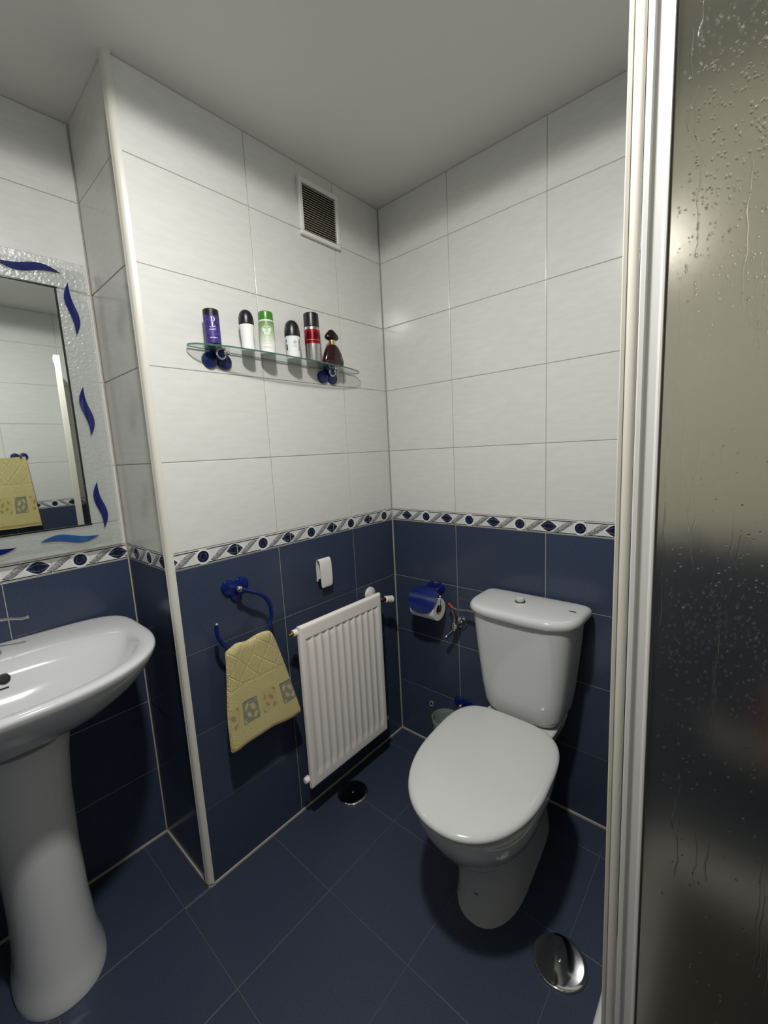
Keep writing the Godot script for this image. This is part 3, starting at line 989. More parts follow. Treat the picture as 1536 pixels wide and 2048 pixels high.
func build_shower() -> void:
	# tray
	var t := thing("shower_tray", "white raised shower tray behind the frosted screen", "shower tray")
	var b := MB.new()
	var x0 := 0.998
	var x1 := 1.746
	var z1 := 0.815
	var z0 := 0.004
	var cxx := (x0 + x1) / 2
	var cz := (z0 + z1) / 2
	var rr := func(y: float, inset: float) -> PackedVector3Array:
		var r := PackedVector3Array()
		var hx := (x1 - x0) / 2 - inset
		var hz := (z1 - z0) / 2 - inset
		for j in 64:
			var a := TAU * j / 64
			r.append(Vector3(cxx + hx * spow(cos(a), 0.12), y, cz + hz * spow(sin(a), 0.12)))
		return r
	b.loft([rr.call(0.0, 0.0), rr.call(0.085, 0.0), rr.call(0.093, 0.003), rr.call(0.096, 0.010), rr.call(0.096, 0.034), rr.call(0.090, 0.041), rr.call(0.055, 0.052), rr.call(0.048, 0.066), rr.call(0.045, 0.30)])
	part("tray", b, M.porcelain, t, 50)
	b = MB.new()
	b.xf = Transform3D(Basis.IDENTITY, Vector3(cxx, 0.045, cz))
	b.lathe([Vector2(0, 0), Vector2(0.05, 0), Vector2(0.05, 0.003), Vector2(0.04, 0.006), Vector2(0, 0.006)], 32)
	part("waste", b, M.chrome, t)

	# brown mat lying in the tray
	var mt := thing("shower_mat", "brown rubber mat in the shower tray behind the frosted glass", "bath mat")
	b = MB.new()
	b.cbox(Vector3(cxx + 0.0, 0.0495, cz), Vector3(0.60, 0.008, 0.67), 0.003)
	part("mat", b, mat(Color(0.20, 0.15, 0.11), 0.8), mt)
	var ribs := MB.new()
	for k in 13:
		ribs.cbox(Vector3(cxx + 0.0, 0.0545, cz - 0.30 + k * 0.05), Vector3(0.57, 0.004, 0.012), 0.0015)
	part("rib", ribs, mat(Color(0.20, 0.15, 0.11), 0.8), mt)

	# screen: upright profiles at the free edge, frosted sheet running to the right-hand wall
	var dir := Vector3(0.977, 0, -0.2145).normalized()
	var nrm := Vector3(-dir.z, 0, dir.x) * 1.0
	if nrm.z < 0:
		nrm = -nrm
	var foot := Vector3(1.0510, 0.096, 0.770)
	var bas := Basis(dir, Vector3.UP, nrm)
	var s := thing("shower_screen", "white framed shower screen with wet frosted glass", "shower screen", foot, bas)
	var H := 1.772
	var len := 0.69
	var bar := func(poly: PackedVector2Array, m: Material, called: String, lab: String) -> void:
		var q := MB.new()
		# poly is (u, w): turn so that the prism axis is up
		q.xf = Transform3D(Basis(Vector3(1, 0, 0), Vector3(0, 0, 1), Vector3(0, -1, 0)), Vector3.ZERO)
		q.prism(poly, -H, 0.0, 0.0)
		part(called, q, m, s, 30, lab)
	var p1 := PackedVector2Array([Vector2(0, -0.016), Vector2(0.0182, -0.016), Vector2(0.0182, 0.006)])
	for k in 9:
		var a := PI * 0.04 + PI * 0.86 * k / 8.0
		p1.append(Vector2(0.0122 + 0.0058 * cos(a), 0.006 + 0.0046 * sin(a)))
	p1.append_array(PackedVector2Array([Vector2(0.0056, 0.0058), Vector2(0.0048, 0.0080), Vector2(0.0010, 0.0090), Vector2(0.0, 0.0078)]))
	bar.call(p1, M.frame_warm, "closing_profile", "closing profile with a rounded ridge")
	var p2 := PackedVector2Array([Vector2(0.0190, -0.014), Vector2(0.0455, -0.014), Vector2(0.0455, 0.0070), Vector2(0.0444, 0.0088), Vector2(0.0424, 0.0088), Vector2(0.0414, 0.0070), Vector2(0.0402, 0.0052), Vector2(0.0275, 0.0050), Vector2(0.0264, 0.0068), Vector2(0.0260, 0.0096), Vector2(0.0250, 0.0106), Vector2(0.0202, 0.0106), Vector2(0.0190, 0.0096)])
	bar.call(p2, M.frame, "door_profile", "")
	var p3 := PackedVector2Array([Vector2(0.0457, -0.006), Vector2(0.0480, -0.006), Vector2(0.0480, 0.006), Vector2(0.0457, 0.006)])
	bar.call(p3, M.rubber, "glass_seal", "dark sealing strip")
	b = MB.new()
	b.cbox(Vector3(len - 0.012, H / 2, 0), Vector3(0.024, H, 0.03), 0.003)
	part("wall_profile", b, M.frame, s)
	b = MB.new()
	b.cbox(Vector3((0.0457 + len - 0.024) / 2, H - 0.018, 0.0), Vector3(len - 0.024 - 0.0461, 0.036, 0.028), 0.004)
	part("top_rail", b, M.frame, s)
	b = MB.new()
	b.cbox(Vector3((0.0457 + len - 0.024) / 2, 0.018, 0.0), Vector3(len - 0.024 - 0.0461, 0.036, 0.028), 0.004)
	part("bottom_rail", b, M.frame, s)
	b = MB.new()
	b.cbox(Vector3((0.0482 + len - 0.024) / 2, H / 2, 0), Vector3(len - 0.024 - 0.0486, H - 0.074, 0.005), 0.0003)
	part("glass_pane", b, M.frosted, s, 20, "frosted glass beaded with water")
	# water: drops and trickles on the room side
	var rng := RandomNumberGenerator.new()
	rng.seed = 911
	var d := MB.new()
	var n := 0
	while n < 3300:
		var u := rng.randf_range(0.052, 0.28)
		var y := 1.90 - pow(rng.randf(), 1.0) * 1.55 - 0.12
		# densest high up and in a band at the dado
		var world := y + 0.096
		var dens := 0.05 + 0.95 * smoothstep(1.25, 1.72, world) + 0.85 * exp(-pow((world - 1.06) / 0.075, 2.0)) + 0.25 * exp(-pow((world - 0.95) / 0.1, 2.0))
		dens *= smoothstep(0.050, 0.075, u)
		if rng.randf() > dens or y > H - 0.05:
			n += 1 if rng.randf() < 0.1 else 0
			continue
		n += 1
		var r := rng.randf_range(0.0007, 0.0019)
		var st := rng.randf_range(0.9, 1.8)
		var rings := []
		for q in 3:
			var a := PI / 2 * q / 2.5
			var ring := PackedVector3Array()
			for j in 8:
				var g := TAU * j / 8
				ring.append(Vector3(u + r * cos(a) * cos(g), y + r * st * cos(a) * sin(g), 0.00255 + r * 0.62 * sin(a)))
			rings.append(ring)
		d.loft(rings)
	part("water_drops", d, M.water, s, 70).set_meta("kind", "stuff")
	d = MB.new()
	for k in 46:
		var u := rng.randf_range(0.053, 0.26)
		var y := rng.randf_range(0.55, 1.72)
		if rng.randf() < 0.3:
			y = rng.randf_range(1.1, 1.7)
		var l := rng.randf_range(0.04, 0.20)
		var m := maxi(5, int(l / 0.008))
		var rings := []
		var ph := rng.randf() * TAU
		var amp := rng.randf_range(0.0006, 0.0020)
		var wd := rng.randf_range(0.0007, 0.0012)
		for i in m + 1:
			var f := float(i) / m
			var uu := u + amp * sin(ph + f * l * 90.0) + amp * 0.6 * sin(ph * 2.0 + f * l * 210.0)
			var ww := wd * (0.5 + 0.5 * minf(1.0, f * 4.0)) * (1.0 if f < 0.97 else 0.5)
			var ring := PackedVector3Array()
			for g in [Vector2(-1, 0), Vector2(-0.6, 0.55), Vector2(0, 0.8), Vector2(0.6, 0.55), Vector2(1, 0)]:
				ring.append(Vector3(uu + g.x * ww, y - f * l, 0.00255 + g.y * ww))
			rings.append(ring)
		d.loft(rings)
	part("water_trickles", d, M.water, s, 70).set_meta("kind", "stuff")

	# dim shapes inside the cabin: corner rack with a red and a pale bottle, hung on the back wall
	var rk := thing("shower_rack", "white wire shelf seen blurred through the frosted glass", "shelf", Vector3(1.27, 0.50, 0.003))
	b = MB.new()
	for k in 7:
		b.tube([Vector3(-0.12 + 0.04 * k, 0, 0.0), Vector3(-0.12 + 0.04 * k, 0, 0.10)], 0.002, 8)
	b.tube([Vector3(-0.13, 0, 0.002), Vector3(-0.13, 0, 0.10), Vector3(0.13, 0, 0.10), Vector3(0.13, 0, 0.002)], 0.003, 8)
	b.tube([Vector3(-0.13, 0.05, 0.002), Vector3(-0.13, 0.05, 0.10), Vector3(0.13, 0.05, 0.10), Vector3(0.13, 0.05, 0.002)], 0.003, 8)
	part("rack", b, M.plastic, rk)
	for k in 2:
		var lab: String = ["red shampoo bottle blurred behind the frosted glass", "pale shower gel bottle blurred behind the frosted glass"][k]
		var bt := thing("shampoo_bottle", lab, "bottle", Vector3([1.29, 1.37, 1.20][k], 0.502, 0.055))
		b = MB.new()
		b.lathe([Vector2(0, 0), Vector2(0.028, 0), Vector2(0.031, 0.004), Vector2(0.031, 0.11), Vector2(0.026, 0.125), Vector2(0.014, 0.132), Vector2(0, 0.132)], 28)
		part("body", b, mat([Color(0.62, 0.10, 0.06), Color(0.75, 0.74, 0.70), Color(0.62, 0.60, 0.52)][k], 0.3), bt)
		b = MB.new()
		b.lathe([Vector2(0, 0.13), Vector2(0.018, 0.13), Vector2(0.018, 0.155), Vector2(0.016, 0.158), Vector2(0, 0.158)], 24)
		part("cap", b, M.plastic, bt)

func shelf_y(z: float) -> float:
	return 1.614 + (z - 0.69) * 0.018

func build_shelf() -> void:
	var t := thing("glass_shelf", "curved clear glass shelf on blue and chrome brackets holding toiletries", "shelf")
	var b := MB.new()
	var c := 0.514
	var hl := 0.326
	var top := PackedVector3Array()
	var n := 48
	var outline := []
	for k in n + 1:
		var s := -1.0 + 2.0 * k / n
		var sx := sin(s * PI / 2)
		var z := c + hl * sx
		var x := 0.018 + 0.066 * pow(maxf(1.0 - pow(absf(sx), 2.4), 0.0), 1.0 / 2.4)
		outline.append(Vector2(x, z))
	outline.append(Vector2(0.008, c + hl - 0.004))
	for k in range(1, 12):
		outline.append(Vector2(0.006, c + hl - 0.006 - (2 * hl - 0.012) * k / 12.0))
	outline.append(Vector2(0.008, c - hl + 0.004))
	var rings := []
	var cen := Vector2(0.04, c)
	for e in [[-0.006, 0.0012], [-0.0052, 0.0], [-0.0008, 0.0], [0.0, 0.0012]]:
		var r := PackedVector3Array()
		for p in outline:
			var q: Vector2 = p + (cen - p).normalized() * e[1]
			r.append(Vector3(q.x, shelf_y(q.y) + e[0], q.y))
		rings.append(r)
	b.loft(rings)
	part("glass_plate", b, M.pane, t, 30, "clear glass plate")
	# the cut rim shows green
	b = MB.new()
	rings = []
	for e in [[-0.0052, -0.0006], [-0.0052, 0.0003], [-0.0008, 0.0003], [-0.0008, -0.0006]]:
		var r := PackedVector3Array()
		for p in outline:
			var q: Vector2 = p - (cen - p).normalized() * e[1]
			r.append(Vector3(q.x, shelf_y(q.y) + e[0], q.y))
		rings.append(r)
	rings.append(rings[0])
	b.loft(rings, false, false)
	part("glass_rim", b, M.pane_edge, t, 30, "green cut edge")
	if top.size():
		pass
	for k in 2:
		var z: float = [0.750, 0.328][k]
		var y := shelf_y(z)
		var br := MB.new()
		br.xf = Transform3D(Basis(Vector3.UP, PI / 2), Vector3(0.0, y, z))    # local x = -z (right as one faces it), z = into the room
		disc(br, Vector3(-0.0225, -0.031, 0.0), 0.0225, 0.008, 0.003)
		disc(br, Vector3(0.0225, -0.031, 0.0), 0.0225, 0.008, 0.003)
		disc(br, Vector3(0.0, 0.004, 0.0), 0.020, 0.006, 0.002)
		var o := part("bracket", br, M.blue, t, 40, "blue three-lobed wall plate")
		br = MB.new()
		br.xf = Transform3D(Basis(Vector3.UP, PI / 2), Vector3(0.0, y, z))
		cyl(br, Vector3(0, -0.014, 0.006), Vector3(0, -0.014, 0.034), 0.0085, 0.0085)
		part("peg", br, M.blue, o)
		br = MB.new()
		br.xf = Transform3D(Basis(Vector3.UP, PI / 2), Vector3(0.0, y, z))
		var path := []
		for j in 20:
			var a := TAU * j / 20
			path.append(Vector3(0.0125 * cos(a), -0.0165 + 0.0125 * sin(a), 0.030))
		br.tube(path, 0.0032, 10, true)
		cyl(br, Vector3(0, -0.0065, 0.020), Vector3(0, -0.0065, 0.052), 0.004, 0.004)
		ball(br, Vector3(0.022, -0.012, 0.030), 0.0065)
		cyl(br, Vector3(0.010, -0.012, 0.030), Vector3(0.022, -0.012, 0.030), 0.003, 0.003)
		part("clamp", br, M.chrome, o, 40, "chrome clamp ring")

	var rng := RandomNumberGenerator.new()
	rng.seed = 4
	var face := atan2(1.14, 0.75)
	var stand := func(called: String, label: String, z: float, x: float, turn: float, cat: String) -> Node3D:
		return thing(called, label, cat, Vector3(x, shelf_y(z) + 0.0006, z), Basis(Vector3.UP, face + turn), "toiletries on the glass shelf")

	# 1 purple stick
	var o: Node3D = stand.call("deodorant_stick", "purple deodorant stick with black cap, left end of the glass shelf", 0.778, 0.046, 0.0, "deodorant")
	var r := 0.0208
	b = MB.new()
	b.lathe([Vector2(0, 0), Vector2(r - 0.0015, 0), Vector2(r, 0.0015), Vector2(r, 0.0735), Vector2(0, 0.0735)], 40)
	var im := Image.create(256, 256, false, Image.FORMAT_RGB8)
	for y in 256:
		for x in 256:
			var k := 0.5 + 0.5 * sin(x * 0.11 + y * 0.03) * sin(y * 0.09 - x * 0.02)
			im.set_pixel(x, y, Color(0.15, 0.09, 0.36).lerp(Color(0.27, 0.20, 0.50), k * 0.6 + 0.2))
	for e in [[118, 104, 34, 5], [122, 118, 30, 6], [116, 130, 36, 6]]:
		small_print(im, e[0], e[1], e[2], e[3], Color(0.8, 0.78, 0.88), rng)
	small_print(im, 118, 200, 38, 8, Color(0.9, 0.89, 0.95), rng)
	for k in 4:
		small_print(im, 112, 154 + k * 8, 46, 3, Color(0.42, 0.36, 0.62), rng)
	var m := mat(Color.WHITE, 0.35)
	m.albedo_texture = image_tex(im)
	part("body", b, m, o)
	b = MB.new()
	b.lathe([Vector2(0, 0.0735), Vector2(r - 0.0002, 0.0735), Vector2(r - 0.0002, 0.089), Vector2(r - 0.0025, 0.0912), Vector2(0, 0.0916)], 40)
	part("cap", b, M.black, o)
	for e in [["D", 0.0620], ["L", 0.0483]]:
		var mi := MeshInstance3D.new()
		mi.name = "lettering"
		mi.mesh = bent_text(e[0], 0.0155, r - 0.0001, true, e[1])
		mi.material_override = mat(Color(0.9, 0.9, 0.92), 0.5)
		mi.rotation.y = 0.28
		o.add_child(mi, true)

	# 2 white roll-on, domed black cap
	o = stand.call("roll_on_deodorant", "white roll-on deodorant with domed black cap, left of the green bottle", 0.670, 0.046, 0.0, "deodorant")
	r = 0.0205
	im = Image.create(256, 256, false, Image.FORMAT_RGB8)
	im.fill(Color(0.90, 0.90, 0.88))
	for k in 12:
		rect(im, 66 + rng.randi_range(0, 3), 110 + k * 9, rng.randi_range(6, 12), rng.randi_range(3, 7), Color(0.07, 0.07, 0.08))
	for k in 8:
		rect(im, 172, 120 + k * 10, rng.randi_range(5, 9), 4, Color(0.12, 0.12, 0.13))
	var wm := mat(Color.WHITE, 0.3)
	wm.albedo_texture = image_tex(im)
	b = MB.new()
	b.lathe([Vector2(0, 0), Vector2(r * 0.86, 0), Vector2(r * 0.9, 0.002), Vector2(r * 0.90, 0.03), Vector2(r * 0.94, 0.055), Vector2(r * 1.03, 0.068), Vector2(r * 1.04, 0.0715), Vector2(r * 0.9, 0.073), Vector2(0, 0.073)], 40)
	part("body", b, wm, o)
	b = MB.new()
	b.lathe([Vector2(0, 0.073), Vector2(r * 1.03, 0.073), Vector2(r * 1.06, 0.075), Vector2(r * 1.04, 0.088), Vector2(r * 0.97, 0.097), Vector2(r * 0.82, 0.1055), Vector2(r * 0.58, 0.1115), Vector2(r * 0.3, 0.1145), Vector2(0, 0.1155)], 40)
	part("cap", b, M.black, o, 60)

	# 3 green and white talc bottle
	o = stand.call("foot_powder_bottle", "white and green bottle with green cap and footprints emblem", 0.602, 0.046, 0.0, "bottle")
	r = 0.0228
	im = Image.create(256, 256, false, Image.FORMAT_RGB8)
	for y in 256:
		for x in 256:
			var k := clampf(1.0 - y / 175.0, 0, 1)
			im.set_pixel(x, y, Color(0.88, 0.89, 0.86).lerp(Color(0.36, 0.50, 0.25), k * 0.9))
	var pale := Color(0.85, 0.89, 0.80)
	for sgn in [-1, 1]:
		oval(im, 128 + sgn * 15, 70, 9.5, 15, pale, sgn * 0.15)
		oval(im, 128 + sgn * 10, 97, 6.5, 12, pale, sgn * 0.15)
		for q in 5:
			oval(im, 128 + sgn * (7 + q * 5.2), 44 + q * q * 0.9, 2.6, 3.6, pale)
	for k in 3:
		small_print(im, 104, 150 + k * 14, 48, 4, Color(0.60, 0.66, 0.56), rng)
	small_print(im, 102, 205, 52, 5, Color(0.66, 0.55, 0.42), rng)
	m = mat(Color.WHITE, 0.3)
	m.albedo_texture = image_tex(im)
	b = MB.new()
	b.lathe([Vector2(0, 0), Vector2(r - 0.002, 0), Vector2(r, 0.002), Vector2(r, 0.090), Vector2(r - 0.0015, 0.093), Vector2(0, 0.093)], 40)
	part("body", b, m, o)
	b = MB.new()
	b.lathe([Vector2(r * 0.6, 0.093), Vector2(r - 0.0010, 0.093), Vector2(r - 0.0004, 0.0942), Vector2(r - 0.0010, 0.0975), Vector2(r * 0.6, 0.0975), Vector2(r * 0.6, 0.093)], 40)
	part("collar", b, M.plastic, o)
	b = MB.new()
	b.lathe([Vector2(0, 0.0975), Vector2(r - 0.0012, 0.0975), Vector2(r - 0.0008, 0.099), Vector2(r - 0.0012, 0.119), Vector2(r - 0.003, 0.1222), Vector2(0, 0.1232)], 40)
	part("cap", b, mat(Color(0.20, 0.47, 0.09), 0.3), o)

	# 4 shorter white roll-on
	o = stand.call("roll_on_deodorant", "white roll-on deodorant with barcode and black domed cap, beside the silver can", 0.506, 0.046, 0.0, "deodorant")
	r = 0.0238
	im = Image.create(256, 256, false, Image.FORMAT_RGB8)
	im.fill(Color(0.88, 0.89, 0.88))
	for k in 15:
		rect(im, 160, 36 + k * 9, 17 - (k % 3) * 2, rng.randi_range(3, 7), Color(0.18, 0.18, 0.19))
	oval(im, 136, 66, 3, 9, Color(0.42, 0.44, 0.42))
	oval(im, 129, 76, 3, 8, Color(0.42, 0.44, 0.42), -0.9)
	oval(im, 143, 76, 3, 8, Color(0.42, 0.44, 0.42), 0.9)
	rect(im, 128, 86, 16, 4, Color(0.42, 0.44, 0.42))
	for k in 3:
		small_print(im, 122, 106 + 10 * k, 24, 4, Color(0.45, 0.46, 0.46), rng)
	rect(im, 78, 96, 12, 66, Color(0.05, 0.05, 0.06))
	rect(im, 78, 40, 8, 30, Color(0.16, 0.16, 0.17))
	wm = mat(Color.WHITE, 0.3)
	wm.albedo_texture = image_tex(im)
	b = MB.new()
	b.lathe([Vector2(0, 0), Vector2(r * 0.86, 0), Vector2(r * 0.92, 0.003), Vector2(r * 0.94, 0.03), Vector2(r * 0.99, 0.058), Vector2(r * 1.03, 0.066), Vector2(r * 0.95, 0.0685), Vector2(0, 0.0685)], 40)
	part("body", b, wm, o)
	b = MB.new()
	b.lathe([Vector2(0, 0.0685), Vector2(r * 1.03, 0.0685), Vector2(r * 1.05, 0.0705), Vector2(r * 1.03, 0.084), Vector2(r * 0.96, 0.096), Vector2(r * 0.82, 0.107), Vector2(r * 0.58, 0.115), Vector2(r * 0.3, 0.1185), Vector2(0, 0.1195)], 40)
	part("cap", b, M.black, o, 60)

	# 5 silver aerosol can
	o = stand.call("deodorant_can", "silver spray can with red band and black cap", 0.424, 0.047, 0.0, "spray can")
	r = 0.0258
	b = MB.new()
	b.lathe([Vector2(0, 0), Vector2(r - 0.002, 0), Vector2(r, 0.003), Vector2(r, 0.058), Vector2(r, 0.0581)], 44)
	part("body", b, M.steel, o)
	im = Image.create(256, 128, false, Image.FORMAT_RGB8)
	for y in 128:
		for x in 256:
			im.set_pixel(x, y, Color(0.50, 0.02, 0.05).lerp(Color(0.62, 0.05, 0.12), 0.5 + 0.5 * sin(y * 0.05)))
	var dk := Color(0.16, 0.01, 0.03)
	for sx in [92, 134]:
		rect(im, sx, 26, 9, 52, dk); rect(im, sx + 20, 26, 9, 52, dk)
		rect(im, sx, 26, 29, 9, dk); rect(im, sx, 48, 29, 9, dk); rect(im, sx + 8, 69, 18, 9, dk)
	small_print(im, 90, 92, 78, 6, Color(0.92, 0.6, 0.62), rng)
	small_print(im, 96, 108, 66, 4, Color(0.4, 0.03, 0.07), rng)
	m = mat(Color.WHITE, 0.26, 0.55)
	m.albedo_texture = image_tex(im)
	b = MB.new()
	b.lathe([Vector2(r - 0.002, 0.058), Vector2(r + 0.0002, 0.058), Vector2(r + 0.0002, 0.102), Vector2(r - 0.002, 0.102)], 44)
	part("red_band", b, m, o)
	b = MB.new()
	b.lathe([Vector2(0, 0.102), Vector2(r, 0.102), Vector2(r, 0.110), Vector2(r - 0.002, 0.1135), Vector2(0, 0.1135)], 44)
	part("shoulder", b, M.steel, o)
	b = MB.new()
	b.lathe([Vector2(0, 0.1125), Vector2(r - 0.001, 0.1125), Vector2(r - 0.0005, 0.1135), Vector2(r - 0.001, 0.153), Vector2(r - 0.003, 0.1562), Vector2(0, 0.1575)], 44)
	part("cap", b, M.black, o)

	# 6 perfume flask
	o = stand.call("perfume_bottle", "dark red teardrop perfume bottle with gold neck, right end of the glass shelf", 0.333, 0.044, 0.35, "perfume bottle")
	var plum := mat(Color(0.155, 0.028, 0.048), 0.08, 0.0, 0.6)
	b = MB.new()
	rings = []
	for e in [[0.0, 0.80, 0.7], [0.002, 0.92, 0.9], [0.010, 1.0, 1.0], [0.018, 0.99, 1.0], [0.03, 0.92, 0.97], [0.045, 0.80, 0.88], [0.058, 0.66, 0.76], [0.066, 0.54, 0.65], [0.071, 0.40, 0.54], [0.073, 0.29, 0.45]]:
		var ring := PackedVector3Array()
		for j in 48:
			var a := TAU * j / 48
			ring.append(Vector3(0.0415 * e[1] * spow(cos(a), 0.85), e[0], 0.017 * e[2] * spow(sin(a), 0.85)))
		rings.append(ring)
	b.loft(rings)
	part("flask", b, plum, o, 60)
	b = MB.new()
	for y in [0.030, 0.043]:
		b.cbox(Vector3(0, y, 0.0163), Vector3(0.034 if y < 0.04 else 0.026, 0.0018, 0.001), 0.0003)
	part("lettering", b, mat(Color(0.30, 0.11, 0.14), 0.4), o)
	b = MB.new()
	b.lathe([Vector2(0, 0.072), Vector2(0.0112, 0.072), Vector2(0.0116, 0.075), Vector2(0.0112, 0.088), Vector2(0, 0.088)], 32)
	part("neck", b, M.gold, o)
	b = MB.new()
	rings = []
	for e in [[0.087, 0.45], [0.090, 0.80], [0.095, 0.98], [0.100, 1.0], [0.106, 0.90], [0.113, 0.68], [0.119, 0.46], [0.1235, 0.24], [0.125, 0.06]]:
		var ring := PackedVector3Array()
		for j in 36:
			var a := TAU * j / 36
			ring.append(Vector3(0.0270 * e[1] * cos(a), e[0], 0.0135 * e[1] * sin(a)))
		rings.append(ring)
	b.loft(rings)
	part("stopper", b, mat(Color(0.115, 0.025, 0.04), 0.2), o, 60)

func lobes(b: MB, s: float) -> void:      # the blue three-lobed plate of this set of fittings, on a wall facing +z
	disc(b, Vector3(-0.020, 0.010, 0) * s, 0.022 * s, 0.009, 0.003)
	disc(b, Vector3(0.020, 0.010, 0) * s, 0.022 * s, 0.009, 0.003)
	disc(b, Vector3(0.0, -0.016, 0) * s, 0.019 * s, 0.009, 0.003)

func towel_material(tint: Color, seed_: int) -> StandardMaterial3D:
	# u across, v downwards over the front layer
	var w := 512
	var h := 512
	var im := Image.create(w, h, false, Image.FORMAT_RGB8)
	var bump := Image.create(w, h, false, Image.FORMAT_RGB8)
	var nz := FastNoiseLite.new()
	nz.seed = seed_; nz.frequency = 0.25; nz.fractal_octaves = 2
	for y in h:
		for x in w:
			var k := nz.get_noise_2d(x, y)
			var c := tint * (1.0 + k * 0.20)
			var fu := float(x) / w
			var fv := float(y) / h
			var hgt := 0.62 + k * 0.6
			if fv < 0.37:
				# sewn lozenges, about four across
				var a := fposmod(fu * 3.1 + fv * 4.4, 1.0)
				var d := fposmod(fu * 3.1 - fv * 4.4, 1.0)
				var line := minf(minf(a, 1.0 - a), minf(d, 1.0 - d))
				if line < 0.05:
					hgt -= 0.62 * (1.0 - line / 0.05)
			elif fv < 0.395:
				hgt -= 0.3
			var band := fv > 0.555 and fv < 0.80
			if band:
				var cell := fposmod(fu * 3.4 + 0.5, 1.0)
				var which := 1 - int(floor(fu * 3.4 + 0.5)) % 2
				if cell > 0.11 and cell < 0.89:
					var q := (cell - 0.5) / 0.39
					var s := (fv - 0.6775) / 0.115
					if absf(s) < 1.0:
						var swirl := sin(8.0 * sqrt(pow(q + 0.3, 2.0) + pow(s - 0.35, 2.0)) + 1.0) + sin(9.0 * sqrt(pow(q - 0.35, 2.0) + pow(s + 0.3, 2.0)))
						if which == 0:
							c = c.lerp(Color(0.52, 0.55, 0.51), (0.70 if swirl + k * 1.2 < 0.45 else 0.08))
							if absf(q) > 0.93 or absf(s) > 0.93:
								c = Color(0.47, 0.50, 0.48)
						else:
							c = c.lerp(Color(0.60, 0.55, 0.30), 0.55 if swirl > 0.9 else 0.10)
						hgt -= 0.25 if swirl < 0.55 else 0.0
			if fv > 0.955 and fv < 0.985:
				c = c.lerp(Color(0.78, 0.62, 0.34), 0.6)
				hgt -= 0.2
			im.set_pixel(x, y, c)
			var g := clampf(hgt, 0, 1)
			bump.set_pixel(x, y, Color(g, g, g))
	var m := mat(Color.WHITE, 0.95)
	m.albedo_texture = image_tex(im)
	m.heightmap_enabled = true
	m.heightmap_texture = image_tex(bump)
	m.heightmap_scale = 0.8
	m.rim_enabled = true
	m.rim = 0.4
	return m

